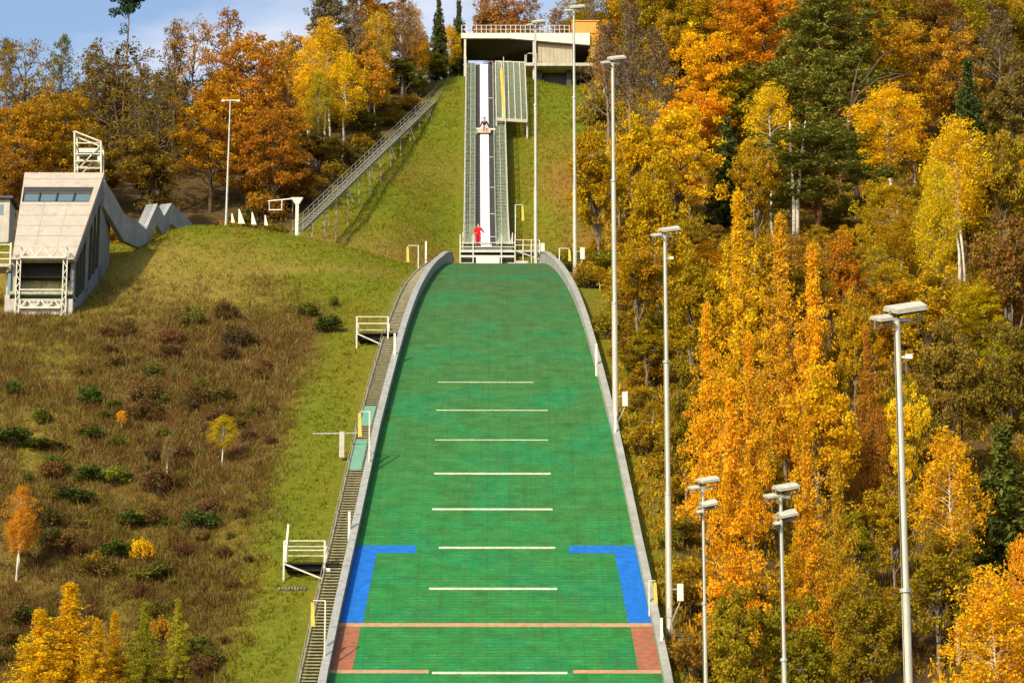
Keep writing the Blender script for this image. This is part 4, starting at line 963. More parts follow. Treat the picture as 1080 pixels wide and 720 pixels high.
def wood_mesh(name, trunk, limbs, mat, sides=6):
    m = MB()
    for pts, r0, r1 in trunk: m.tube(pts, list(np.linspace(r0, r1, len(pts))), 8, False)
    for pts, r0, r1 in limbs: m.tube(pts, list(np.linspace(r0, r1, len(pts))), 4 if r0 < .08 else sides, False)
    me = bpy.data.meshes.new(name); me.from_pydata(m.v, [], m.f); me.update(); me.materials.append(mat)
    for p in me.polygons: p.use_smooth = True
    return me
def curve(a, b, sag=0, wob=.1, n=4, rng=RNG):
    a = np.array(a, float); b = np.array(b, float); L = np.linalg.norm(b - a); out = []
    for k in range(n + 1):
        t = k / n; p = a + (b - a) * t; p[2] += sag * 4 * t * (1 - t) * L; 
        if 0 < k < n: p += rng.normal(size=3) * wob * L * .3
        out.append(tuple(p))
    return out
PROTO = {}
def proto(kind, H_, W_, crown, wood): PROTO.setdefault(kind, []).append((H_, W_, crown, wood))
# broadleaf: irregular crown from limb-end clumps, height 12
for v in range(5):
    rng = np.random.default_rng(100 + v); Hh = 12.0; cz = 7.3; rx, rz_ = 3.5, 4.4; C = []; lobes = [(rng.uniform(-.6, .6) * rx, rng.uniform(-.6, .6) * rx, cz + rng.uniform(-.6, .55) * rz_, rng.uniform(1.3, 2.3)) for _ in range(11)]
    lobes += [(0, 0, cz + rz_ - 1.3, 1.4), (0, 0, cz, 2.2)]
    for lx, ly, lz, lr in lobes:
        for _ in range(int(7 * lr * lr * .62)):
            d = rng.normal(size=3); d /= np.linalg.norm(d); C.append(np.array([lx, ly, lz]) + d * lr * rng.uniform(.55, 1.0))
    C = np.array(C); me = crown_mesh('broadleaf_crown', C, 72, .66, .20, m_leaf, .7, .3, 10 + v)
    limbs = [(curve((0, 0, rng.uniform(2.2, 5.5)), (lx, ly, lz), -.03, .15, 5, rng), .11, .03) for lx, ly, lz, lr in lobes]
    for k in range(0, len(C), 3):
        j = int(np.argmin([np.hypot(C[k][0] - l[0], C[k][1] - l[1]) + abs(C[k][2] - l[2]) for l in lobes])); limbs.append((curve(lobes[j][:3], C[k], 0, .1, 2, rng), .035, .012))
    proto('broad', Hh, 7.6, me, wood_mesh('broadleaf_wood', [(curve((0, 0, -.5), (rng.uniform(-.4, .4), rng.uniform(-.4, .4), 9), 0, .04, 7, rng), .2, .05)], limbs, m_greybark))
# oak-like: wide, layered plates
for v in range(2):
    rng = np.random.default_rng(140 + v); C = []; limbs = []
    for k in range(34):
        a = k * 2.4 + rng.uniform(-.3, .3); t = k / 34; zz = 3.2 + 8.3 * t; r = (4.6 * math.sin(math.pi * (.25 + .68 * t)) ** .8) * rng.uniform(.65, 1.05)
        e = np.array([math.cos(a) * r, math.sin(a) * r, zz + rng.uniform(.3, 1.0)]); limbs.append((curve((0, 0, zz - .8), e, .05, .15, 5, rng), .12 * (1 - t * .6), .025))
        for _ in range(7): C.append(e * [rng.uniform(.5, 1.05), rng.uniform(.5, 1.05), 1] + rng.normal(size=3) * [.75, .75, .3])
    proto('oak', 12.4, 9.4, crown_mesh('oak_crown', C, 56, .76, .20, m_leaf, .5, .45, 30 + v), wood_mesh('oak_wood', [(curve((0, 0, -.5), (.3, .2, 10.5), 0, .05, 7, rng), .27, .05)], limbs, m_bark))
for v in range(2):
    rng = np.random.default_rng(160 + v); C = []; limbs = []
    for k in range(30):
        a = k * 2.4 + rng.uniform(-.3, .3); t = k / 30; zz = 3.2 + 8.6 * t; r = (4.6 * math.sin(math.pi * (.25 + .66 * t)) ** .8) * rng.uniform(.6, 1.1)
        e = np.array([math.cos(a) * r, math.sin(a) * r, zz + rng.uniform(.5, 1.3)]); limbs.append((curve((0, 0, zz - .8), e, .05, .15, 5, rng), .12 * (1 - t * .6), .02))
        for _ in range(6):
            q = e * [rng.uniform(.5, 1.1), rng.uniform(.5, 1.1), 1] + rng.normal(size=3) * [.8, .8, .5]; C.append(q); limbs.append((curve(e * .8 + np.array([0, 0, zz * .2]), q, 0, .1, 2, rng), .03, .01))
    proto('thinoak', 12.6, 9.4, crown_mesh('thin_oak_crown', C, 26, .62, .17, m_leaf, .6, .45, 36 + v), wood_mesh('thin_oak_wood', [(curve((0, 0, -.5), (.3, .2, 10.8), 0, .05, 7, rng), .27, .04)], limbs, m_bark))
# larch: narrow cone of drooping twigs
for v in range(4):
    rng = np.random.default_rng(200 + v); C = []; limbs = []; Hh = 14.0; n = 170
    for k in range(n):
        t = (k + .5) / n; zz = 1.6 + (Hh - 1.7) * t; env = 2.6 * (1 - t) ** .66 + .05; a = k * 2.4 + rng.uniform(-.5, .5); r = env * rng.uniform(.55, 1.12) * (.75 if rng.random() < .2 else 1)
        e = np.array([math.cos(a) * r, math.sin(a) * r, zz - .12 * r + rng.uniform(-.15, .15)]); limbs.append((curve((0, 0, zz), e, -.04, .05, 2, rng), .028, .008))
        for q in np.linspace(.25, 1, max(1, int(r * 2.1))): C.append(e * [q, q, 1] + [0, 0, (1 - q) * .12 * r] + rng.normal(size=3) * .07)
    C.append((0, 0, Hh - .05))
    proto('larch', Hh, 4.8, crown_mesh('larch_crown', C, 42, .42, .115, m_leaf, .95, -.0, 50 + v, 1.9), wood_mesh('larch_wood', [(curve((0, 0, -.5), (0, 0, Hh - .3), 0, .008, 6, rng), .17, .02)], limbs, m_greybark))
# birch: airy oval crown high on white stems
for v in range(4):
    rng = np.random.default_rng(300 + v); C = []; limbs = []; trunk = []; Hh = 13.0
    for s_ in range(1 + (v % 3)):
        bx_, by_ = rng.uniform(-.5, .5, 2) * (s_ > 0); tx, ty = rng.uniform(-1.3, 1.3, 2) * (s_ > 0) + rng.uniform(-.3, .3, 2)
        tp = Hh * (1 if s_ == 0 else rng.uniform(.75, .92)); pts = curve((bx_, by_, -.5), (tx, ty, tp - .6), 0, .02, 7, rng); trunk.append((pts, .13, .025))
        n = 52
        for k in range(n):
            t = k / n; zz = tp * (.40 + .58 * t); f = zz / tp; ax, ay = bx_ + (tx - bx_) * f, by_ + (ty - by_) * f; env = 2.5 * math.sin(math.pi * (.16 + .80 * t)) ** .9
            a = k * 2.4 + rng.uniform(-.6, .6); r = env * rng.uniform(.5, 1.1); e = np.array([ax + math.cos(a) * r, ay + math.sin(a) * r, zz + .28 * r]); limbs.append((curve((ax, ay, zz - .25 * r), e, .05, .08, 3, rng), .032, .008))
            for q in (.5, .78, 1.0): C.append(np.array([ax, ay, zz]) * (1 - q) + e * q + rng.normal(size=3) * .2)
            C.append(e - [0, 0, .55])
    proto('birch', Hh, 5.2 + .5 * (v % 3), crown_mesh('birch_crown', C, 40 if v % 3 else 52, .54, .12, m_leaf, .9, .2, 70 + v), wood_mesh('birch_wood', trunk, limbs, m_birch))
# spruce
for v in range(2):
    rng = np.random.default_rng(400 + v); C = []; limbs = []; Hh = 12.0; n = 150
    for k in range(n):
        t = k / n; zz = .7 + (Hh - .8) * t; env = 2.7 * (1 - t) ** .9 + .1; a = k * 2.4 + rng.uniform(-.4, .4); r = env * rng.uniform(.8, 1.08); e = np.array([math.cos(a) * r, math.sin(a) * r, zz - .30 * r]); limbs.append((curve((0, 0, zz), e, .05, .03, 2, rng), .03, .01))
        for q in np.linspace(.2, 1, max(1, int(r * 3))): C.append(e * [q, q, 1] + [0, 0, (1 - q) * .3 * r])
    C.append((0, 0, Hh))
    proto('spruce', Hh, 5.4, crown_mesh('spruce_crown', C, 26, .46, .19, m_needle, .55, .2, 90 + v, 2.2), wood_mesh('spruce_wood', [(((0, 0, -.5), (0, 0, Hh - .2)), .17, .02)], limbs, m_bark))
# scots pine: layered pads on crooked limbs
for v in range(2):
    rng = np.random.default_rng(500 + v); C = []; limbs = []; Hh = 15.0
    for k in range(64):
        t = k / 64; zz = 4.5 + 9.8 * t; a = k * 2.4 + rng.uniform(-.5, .5); env = 3.4 * math.sin(math.pi * (.22 + .70 * t)) ** .8 * (1 + .35 * math.sin(a + v * 2 + t * 5)); r = env * rng.uniform(.3, 1.2); e = np.array([math.cos(a) * r, math.sin(a) * r, zz + rng.uniform(0, .6)]); limbs.append((curve((0, 0, zz - .7), e, .04, .12, 4, rng), .07, .02))
        for _ in range(6): C.append(e + rng.normal(size=3) * [.7, .7, .2])
    proto('pine', Hh, 7.2, crown_mesh('pine_crown', C, 52, .62, .16, m_needle, .5, .5, 110 + v, 2.4), wood_mesh('pine_wood', [(curve((0, 0, -.5), (.5, 0, Hh - .6), 0, .03, 7, rng), .24, .05)], limbs, m_pinebark))
# bare or thinly leaved tree
def bare_tree(rng, Hh, spread, nb=26, levels=2):
    limbs = []; tips = []
    def grow(a, d, L, r, lv):
        b = a + d * L; limbs.append((curve(a, b, 0, .08, 3, rng), r, r * .45)); tips.append(b)
        if lv <= 0: return
        for _ in range(5 if lv > 1 else 4):
            q = rng.uniform(.3, 1); nd = d + rng.normal(size=3) * .55 + [0, 0, .18]; nd /= np.linalg.norm(nd); grow(a + (b - a) * q, nd, L * rng.uniform(.4, .6), r * .5, lv - 1)
    for k in range(nb):
        t = k / nb; a = k * 2.4 + rng.uniform(-.4, .4); zz = Hh * (.30 + .62 * t); d = np.array([math.cos(a), math.sin(a), .9 + t]); d /= np.linalg.norm(d)
        grow(np.array([0, 0, zz]), d, spread * (1.05 - t * .75) * rng.uniform(.8, 1.15), .06 * (1.1 - t * .6), levels)
    return limbs, np.array(tips)
for v in range(3):
    rng = np.random.default_rng(600 + v); limbs, tips = bare_tree(rng, 14, 2.9)
    proto('bare', 14.6, 6.4, crown_mesh('sparse_crown', tips[rng.random(len(tips)) < .5], 7, .42, .16, m_leaf, .8, .2, 130 + v), wood_mesh('bare_wood', [(curve((0, 0, -.5), (.2, .1, 13.6), 0, .02, 7, rng), .19, .03)], limbs, m_greybark, 3))
# pine with one tuft on top
rng = np.random.default_rng(700); C = []; limbs = []
for k in range(16): a = k * 2.4; r = rng.uniform(.3, 1.4); e = np.array([math.cos(a) * r, math.sin(a) * r, 15 + rng.uniform(-1.2, 1.4)]); limbs.append((curve((0, 0, e[2] - .5), e, 0, .1, 3, rng), .05, .015)); C += [e + rng.normal(size=3) * [.35, .35, .15] for _ in range(6)]
for zz, a in ((11.6, .5), (12.4, 3.4), (10.6, 2.2)): e = np.array([math.cos(a) * .9, math.sin(a) * .9, zz]); limbs.append((curve((0, 0, zz), e, 0, .1, 2, rng), .04, .015)); C += [e + rng.normal(size=3) * [.2, .2, .15] for _ in range(2)]
proto('tuftpine', 16.5, 3.4, crown_mesh('pine_crown', C, 34, .42, .15, m_needle, .5, .4, 151, 2.2), wood_mesh('pine_wood', [(curve((0, 0, -.5), (.1, 0, 15.8), 0, .015, 6, rng), .17, .05)], limbs, m_pinebark))
# bushes
for v in range(4):
    rng = np.random.default_rng(800 + v); C = []; limbs = []
    for k in range(40):
        a = rng.uniform(0, 6.28); r = rng.uniform(0, 1) ** .6 * 1.0; zz = (1.55 - .7 * r * r) * rng.uniform(.25, 1); e = np.array([math.cos(a) * r, math.sin(a) * r, zz]); C.append(e); limbs.append((curve((e[0] * .2, e[1] * .2, -.2), e, .0, .1, 3, rng), .022, .008))
    proto('bush', 1.75, 2.4, crown_mesh('bush_crown', C, 34, .33, .12, m_leaf, .85, .25, 160 + v), wood_mesh('bush_wood', [], limbs, m_bark))
    proto('gbush', 1.75, 2.6, crown_mesh('bush_crown', C, 46, .34, .10, m_needle, .7, .3, 170 + v, 2.0), wood_mesh('bush_wood', [], limbs, m_bark))

GOLD = (.78, .46, .014); ORANGE = (.78, .40, .014); YEL = (.76, .47, .012); LEMON = (.62, .50, .03); OLIVE = (.24, .19, .018); OGOLD = (.42, .27, .015)
BROWN = (.27, .14, .03); RUST = (.50, .22, .018); RED = (.30, .045, .012); GREEN = (.13, .16, .015); DGREEN = (.07, .085, .02); PINE = (.20, .20, .035); GBROWN = (.21, .145, .07); YG = (.62, .37, .012)
cnt = {}
WOODNAME = {'thinoak': 'oak_tree', 'broad': 'broadleaf_tree', 'oak': 'oak_tree', 'larch': 'larch_tree', 'birch': 'birch_tree', 'spruce': 'spruce_tree', 'pine': 'pine_tree', 'bare': 'bare_tree', 'tuftpine': 'pine_tree', 'bush': 'bush', 'gbush': 'bush'}
NAMED = []
def plant(kind, loc, h, w, color, label, group=None, cat='tree', jit=.12, lean=0):
    k = cnt.get(kind, 0); cnt[kind] = k + 1; H0, W0, crown, wood = PROTO[kind][k % len(PROTO[kind])]
    root = bpy.data.objects.new(WOODNAME[kind], None); COL.objects.link(root); root.location = loc; root.empty_display_size = .5
    a = random.uniform(0, 6.28); sz = h / H0; sx = (w / W0) if w else sz * random.uniform(.9, 1.1); root.rotation_euler = (random.uniform(-.03, .03), lean, 0); root.scale = (sx, sx, sz)
    tag(root, label, 'bush' if 'bush' in kind else cat, group)
    c = tuple(min(1, max(.004, v * (1 + random.uniform(-jit, jit)))) for v in color)
    for nm, me in (('crown', crown), ('trunk', wood)):
        o = bpy.data.objects.new(nm, me); COL.objects.link(o); o.parent = root; o.rotation_euler = (0, 0, a)
        if nm == 'crown': o.color = (*c, 1)
    return root
def T(kind, px, top, h, wpx, color, label, vis=.62, cat='tree', group=None, y0=80, jit=.06, lean=0, dz=0, stairs=False):
    p = foot_under_top(px, top, h, y0); s = pxm(p)
    if stairs:
        d = ray(px, top); yy = p.y
        while yy < 330 and d.x / d.y * yy > -18.5 + (yy - 232) / 58 * 14.6 - 1.3 - .42 * wpx / F_PX * yy: yy += .4
        if yy > p.y + .3: p = ground(d.x / d.y * yy, yy); h = max(3.5, d.z / d.y * yy - p.z)
    if px > 560 and p.y < 222:
        d = ray(px, top); yy = p.y
        while yy < 226 and d.x / d.y * yy < float(edge(yy)) + 1.3 + .45 * wpx / F_PX * yy: yy += .3
        if yy > p.y + .2: p = ground(d.x / d.y * yy, yy); h = max(1.6, d.z / d.y * yy - p.z); wpx = min(wpx, h * .85 * F_PX / yy)
    s = pxm(p + Vector((0, 0, h / 2))); NAMED.append((px, top, wpx, top + h * s * vis, p.y, p.x))
    return plant(kind, p, h, wpx / s, color, label, group, cat, jit, lean)
# ---- right-hand forest, each tree where its crown shows
T('bare', 664, -14, 17, 60, GBROWN, 'tall bare tree with a dark straight trunk right of the start house', .9)
T('bare', 640, 14, 14, 70, GBROWN, 'grey brown leafless tree just behind the lamp heads of the tallest pole', .8)
T('bare', 690, 20, 14, 75, GBROWN, 'pale twiggy tree between the bare dark trunk and the golden crown', .8)
T('broad', 700, 4, 11, 60, OGOLD, 'pale yellow green treetop against the sky gap on the right', .5)
T('oak', 745, 30, 13, 92, GOLD, 'big golden oak with orange patches below the sky gap on the right', .62)
T('broad', 733, 95, 8, 70, ORANGE, 'orange lower crown beneath the big golden oak', .6)
T('oak', 806, -12, 12, 96, (.66, .29, .015), 'fiery orange oak left of the tall green pine at the top edge', .6)
T('broad', 762, -14, 11, 50, RUST, 'rusty treetop cut by the top edge right of the sky gap', .5)
T('pine', 868, -8, 17, 112, PINE, 'tall dense green pine dominating the upper right forest', .82)
T('pine', 886, 60, 12, 76, PINE, 'lower green pine leaning against the right side of the tall pine', .9)
T('pine', 858, 135, 10, 110, PINE, 'small green pine under the tall pine beside twin pale stems', .75)
T('oak', 940, 22, 13, 100, (.50, .26, .015), 'amber oak right of the tall green pine', .6)
T('oak', 985, -5, 12, 80, BROWN, 'brownish oak at the top edge right of the pine', .6)
T('oak', 1002, 30, 12, 80, (.50, .27, .02), 'amber brown oak right of the pine with thin crown', .6)
T('bare', 1050, -2, 14, 80, GBROWN, 'greyish leafless tree in the upper right corner', .8)
T('bare', 1012, 12, 14, 50, GBROWN, 'leafless tree with a thin pale stem near the upper right corner', .7)
T('broad', 1066, 50, 12, 70, (.26, .17, .04), 'olive brown tree at the right edge below the leafless tree', .7)
T('spruce', 1020, 62, 12, 56, (.06, .09, .02), 'dark green spruce below the upper right corner', .6)
T('broad', 962, 98, 9, 60, RUST, 'rusty brown tree between two yellow birches on the upper right', .7)
T('birch', 937, 92, 12, 92, YEL, 'bright yellow birch right of the green pine', .6)
T('birch', 1010, 122, 14, 84, YEL, 'tallest yellow birch on the right with white stems', .75)
T('birch', 985, 170, 12, 60, (.62, .45, .012), 'yellow birch leaning on the left of the tallest yellow birch', .7)
T('broad', 1050, 130, 13, 70, (.36, .25, .02), 'olive gold tree right of the tallest yellow birch', .7)
T('broad', 1060, 220, 12, 90, BROWN, 'brown tree at the right edge beside the yellow birches', .7)
T('oak', 714, 112, 12, 92, GOLD, 'golden oak beneath the big golden oak, left of a dark spruce', .55)
T('broad', 668, 118, 12, 80, (.60, .37, .012), 'golden yellow tree between the tallest pole and the golden oak', .7)
T('broad', 630, 130, 12, 70, (.48, .28, .012), 'golden tree right of the second floodlight pole', .7)
T('broad', 690, 160, 12, 80, (.55, .34, .012), 'yellow gold tree behind the tallest floodlight pole', .8)
T('broad', 727, 172, 5, 42, RED, 'small dark red tree left of the dark spruce', .9)
T('spruce', 766, 122, 10, 54, DGREEN, 'dark green spruce between golden crowns in the upper forest', .85)
T('birch', 812, 92, 13, 66, GOLD, 'golden birch left of the green pine', .6)
T('broad', 795, 150, 10, 55, (.46, .25, .012), 'amber tree between the dark spruce and twin pale stems', .7)
T('larch', 778, 203, 15, 70, GOLD, 'golden larch rising behind the shorter orange larches', .66)
T('larch', 822, 228, 16, 70, (.62, .34, .02), 'tall yellow orange larch right of the golden larch', .72)
T('larch', 856, 262, 15, 70, ORANGE, 'orange larch with a white stem right of the tall larch', .66)
T('larch', 745, 322, 13, 66, ORANGE, 'orange larch standing leftmost of the larches', .72)
T('larch', 790, 352, 12, 53, (.76, .36, .014), 'deep orange larch in the middle of the larch group', .68)
T('larch', 770, 408, 14, 79, (.76, .36, .014), 'broad orange larch between the two double lamp poles', .8)
T('larch', 850, 440, 13, 60, (.72, .36, .014), 'orange larch between the double lamp pole and the thick pole', .8)
T('larch', 882, 480, 12, 60, (.52, .30, .015), 'yellow orange larch just left of the thick floodlight pole', .75)
T('broad', 858, 382, 10, 88, YG, 'yellow green tree left of the brown larch', .6)
T('larch', 914, 345, 12, 47, (.42, .19, .02), 'slender brown larch left of the thick floodlight pole head', .75)
T('broad', 893, 240, 9, 50, (.52, .20, .015), 'rusty orange tree below the green pine', .7)
T('broad', 899, 300, 9, 50, (.55, .30, .012), 'golden tree under the rusty orange tree right of the larches', .7)
T('broad', 975, 268, 10, 88, (.48, .32, .015), 'olive yellow tree below the yellow birches behind the thick pole', .7)
T('broad', 958, 400, 9, 52, GOLD, 'golden tree behind the upper part of the thick pole', .6)
T('broad', 1000, 330, 11, 80, (.28, .18, .03), 'olive brown tree right of the thick pole head', .7)
T('broad', 1050, 330, 11, 80, (.22, .16, .02), 'dull olive tree at the right edge halfway down', .7)
T('birch', 1002, 455, 12, 84, (.74, .36, .014), 'orange birch with bare white stems right of the thick pole', .52)
T('spruce', 1056, 450, 11, 120, (.10, .12, .02), 'large dark green conifer at the right edge', .85)
T('birch', 1045, 600, 11, 120, GOLD, 'gold and orange birch in the lower right corner', .9)
T('birch', 1082, 560, 12, 90, (.76, .36, .014), 'orange birch cut by the right edge above the lower right corner', .8)
T('bush', 1000, 690, 4, 70, ORANGE, 'orange bush at the bottom edge left of the corner birch', .9)
T('birch', 690, 425, 7, 46, (.45, .29, .012), 'golden brown small tree between the tallest pole and the caged pole', .8)
T('broad', 664, 452, 6, 50, (.40, .25, .015), 'golden brown small tree just right of the tallest pole foot', .8)
T('broad', 672, 530, 6, 40, (.30, .21, .015), 'olive brown small tree beside the board above the right blue corner', .8)
T('broad', 720, 560, 8, 60, (.28, .22, .015), 'olive tree between the caged pole and the nearer double lamp pole', .8)
T('broad', 770, 610, 8, 80, (.34, .24, .015), 'olive gold tree at the foot of the orange larches', .8)
T('broad', 850, 620, 8, 90, (.28, .22, .015), 'olive green tree between the double lamp pole and thick pole at the bottom', .8)
T('broad', 915, 600, 8, 90, (.28, .20, .015), 'olive tree directly behind the foot of the thick pole', .8)
T('broad', 625, 250, 9, 60, (.52, .33, .012), 'yellow tree right of the second pole beside the upper board', .8)
T('broad', 672, 250, 10, 70, (.44, .28, .012), 'olive gold tree between the tallest pole and the caged pole head', .8)
T('broad', 728, 262, 10, 80, (.38, .24, .012), 'olive brown tree right of the caged pole head', .8)
T('birch', 633, 360, 6, 36, (.52, .30, .012), 'golden small tree left of the tallest pole beside the board', .8)
T('broad', 682, 335, 9, 66, (.36, .25, .012), 'olive tree right of the tallest pole above its foot', .8)
T('broad', 722, 372, 9, 60, (.25, .18, .015), 'dark olive tree left of the leftmost orange larch', .8)
T('broad', 985, 548, 8, 96, (.34, .22, .015), 'olive brown tree between the thick pole and the orange birch at the lower right', .8)
T('broad', 940, 500, 7, 70, (.42, .27, .015), 'golden brown tree just left of the white stems of the orange birch', .8)
T('broad', 1020, 590, 6, 60, (.26, .19, .02), 'dull brown tree under the white stems of the orange birch', .8)
T('broad', 700, 640, 5, 50, (.36, .25, .015), 'olive gold tree behind the dark cage at the bottom', .8)
# twin pale stems
p = foot_under_top(838, 128, 9.5); p = ground(at(838, 128, p.y - 6).x, p.y - 6); sh_ = at(838, 128, p.y).z - p.z; root = empty('bare_tree', p, 'twin pale leafless stems beside the green pine', 'tree')
NAMED.append((838, 125, 34, 225, p.y, p.x))
for dx, lx in ((-.3, -.1), (0, .9)):
    m = MB(); m.tube([(dx, 0, -.5), (dx + .1, 0, sh_ * .35), (dx + lx * .45, 0, sh_ * .65), (dx + lx, 0, sh_)], [.17, .15, .12, .06], 8); o = m.build('trunk', m_birch, root, True)
# dark limbs reaching right from the pine
p = at(868, 150, foot_under_top(868, -8, 17).y - 2.2)
pz = foot_under_top(893, 60, 12); root = empty('bare_tree', ground(pz.x, pz.y - 8), 'dark crooked tree whose bare limbs arch right above a yellow birch', 'tree'); ty = pz.y - 8; NAMED.append((930, 50, 100, 118, ty, 99)); m = MB()
def WP(px, py, dy=0): v = at(px, py, ty + dy); return v - Vector(root.location)
m.tube([(0, 0, -.4), WP(893, 150), WP(896, 118)], [.22, .2, .16], 8); m.build('trunk', m_bark, root, True)
for path in ([(896, 118), (908, 106), (925, 101), (945, 92), (964, 91), (978, 95)], [(896, 118), (905, 100), (925, 84), (945, 78), (962, 80)], [(896, 118), (904, 96), (918, 76), (930, 60), (945, 50)], [(925, 101), (940, 84), (962, 76)], [(897, 116), (900, 92), (905, 70), (915, 52)]):
    m = MB(); n = len(path); m.tube([WP(a, b, i * .25) for i, (a, b) in enumerate(path)], list(np.linspace(.13, .04, n)), 6); m.build('limb', m_bark, root, True)
# ---- left: woods behind the mound and the judges' tower
Y0 = 222
def TL(*a, **k): k.setdefault('y0', Y0); k['stairs'] = True; return T(*a, **k)
TL('bare', 68, 8, 13, 60, (.20, .19, .07), 'grey green wispy tree on the upper left skyline', .7)
TL('bare', 10, 26, 13, 60, GBROWN, 'grey brown thin tree in the upper left corner', .8)
TL('thinoak', 28, 45, 13, 84, (.33, .21, .02), 'hazy olive brown tree at the upper left edge', .7)
TL('tuftpine', 135, -22, 19, 36, (.05, .10, .05), 'tall slim pine with a dark tuft reaching the top edge on the left', .8)
TL('thinoak', 122, 48, 13, 110, (.24, .17, .025), 'arching olive brown oak behind the roof scaffold', .75)
TL('thinoak', 168, 78, 13, 90, (.20, .14, .025), 'dark olive oak left of the large orange tree', .8)
TL('bare', 186, 2, 14, 50, BROWN, 'leafless grey tree with upright twigs left of the large orange tree', .5)
TL('bare', 243, 2, 15, 70, (.34, .16, .03), 'tall thin tree with bare tips above the large orange tree', .6)
TL('thinoak', 205, 26, 13, 76, (.52, .25, .02), 'orange oak just left of the lamp mast', .7)
TL('oak', 262, 38, 15, 112, (.52, .24, .02), 'large orange oak behind the thin lamp mast', .75)
TL('oak', 225, 95, 11, 90, (.58, .29, .015), 'lower orange oak behind the lamp mast foot', .8)
TL('oak', 290, 110, 11, 84, (.44, .20, .02), 'rust orange oak behind the lift stanchion', .85)
TL('oak', 22, 108, 11, 90, (.48, .24, .015), 'amber brown oak behind the judges tower roof', .8)
TL('oak', 70, 95, 11, 80, (.42, .24, .015), 'golden brown oak directly behind the roof scaffold', .8)
TL('bare', 98, 40, 13, 60, (.26, .17, .05), 'brown branchy tree between the wispy tree and the slim tufted pine', .7)
TL('bare', 150, 60, 12, 60, (.24, .15, .04), 'brown branchy tree under the slim tufted pine', .7)
TL('bare', 300, 60, 12, 50, (.34, .2, .06), 'brownish half bare tree left of the yellow birches', .7)
TL('broad', 100, 128, 9, 80, (.30, .19, .02), 'olive brown tree right of the roof scaffold', .8)
TL('broad', 160, 140, 9, 80, (.25, .16, .02), 'dark brown tree behind the zigzag wall', .8)
TL('broad', 5, 150, 9, 60, (.36, .19, .02), 'brown tree behind the small hut', .8)
TL('broad', 305, 32, 11, 60, (.46, .25, .04), 'brownish orange tree left of the yellow birches', .7)
TL('pine', 345, -12, 14, 50, (.16, .13, .06), 'thin grey green pine at the top edge left of centre', .6)
TL('bare', 372, -20, 15, 50, GBROWN, 'bare tall tree at the top edge behind the yellow birches', .6)
TL('bare', 425, -14, 14, 60, (.40, .24, .09), 'pale leafless tree at the top edge left of the start house', .6)
TL('birch', 345, 22, 12, 60, (.62, .38, .015), 'amber yellow birch highest of the yellow birches on the left', .6)
TL('birch', 328, 40, 12, 46, YEL, 'yellow birch leftmost of the upper birches', .6)
TL('broad', 390, 30, 11, 56, (.56, .30, .03), 'pale orange tree behind the yellow birches', .7)
TL('birch', 362, 58, 11, 56, YEL, 'bright yellow birch in front with several white stems', .62)
TL('birch', 396, 66, 10, 44, (.70, .40, .012), 'orange yellow birch rightmost of the front birches', .62)
TL('birch', 335, 76, 9, 40, (.5, .38, .02), 'greenish yellow birch below the upper birches', .7)
TL('birch', 437, 6, 11, 40, (.70, .40, .015), 'small golden birch near the top edge, left of a dark spruce', .6)
TL('birch', 472, 28, 9, 34, (.70, .44, .012), 'small yellow birch just left of the start house', .6)
TL('birch', 400, 12, 10, 40, (.60, .40, .03), 'small yellow birch left of the small golden birch', .6)
TL('spruce', 463, -4, 11, 26, DGREEN, 'small dark spruce at the top edge left of the start house', .6)
T('spruce', 484, -4, 10, 30, DGREEN, 'dark spruce behind the left end of the start house roof', .6, y0=300)
TL('broad', 426, 58, 9, 56, (.20, .19, .02), 'dull green tree between the yellow birches and the long stairs', .8)
TL('broad', 450, 55, 8, 40, (.26, .24, .02), 'olive green tree near the top of the long stairs', .8)
TL('broad', 340, 140, 8, 60, (.22, .16, .02), 'dark olive thicket tree left of the long stairs', .9)
TL('broad', 380, 128, 8, 50, (.17, .15, .02), 'dark green thicket tree under the yellow birches', .9)
TL('broad', 310, 175, 6, 44, (.24, .14, .02), 'brown thicket tree at the foot of the long stairs', .9)
T('broad', 520, -20, 12, 60, (.42, .20, .05), 'russet tree behind the middle of the start house roof', .6, y0=301)
T('bare', 560, -8, 13, 60, (.34, .18, .10), 'pinkish leafless tree behind the start house roof', .6, y0=301)
T('broad', 545, -10, 11, 50, (.38, .17, .05), 'russet brown tree left of the pinkish leafless tree', .6, y0=301)
T('bare', 588, 2, 11, 50, (.34, .2, .12), 'leafless pale tree left of the orange cabin', .6, y0=301)
T('spruce', 602, 0, 8, 10, DGREEN, 'narrow dark spruce tip left of the orange cabin', .6, y0=301)
T('bare', 622, -22, 14, 26, GBROWN, 'bare twin stemmed tree behind the orange cabin', .6, y0=301)
T('birch', 636, 22, 11, 36, (.60, .33, .03), 'thin amber birch beside the ochre wall of the start house', .7, y0=286)
T('bush', 622, 78, 6, 44, (.36, .24, .03), 'olive bush below the start house floor on the right', .9, y0=276)
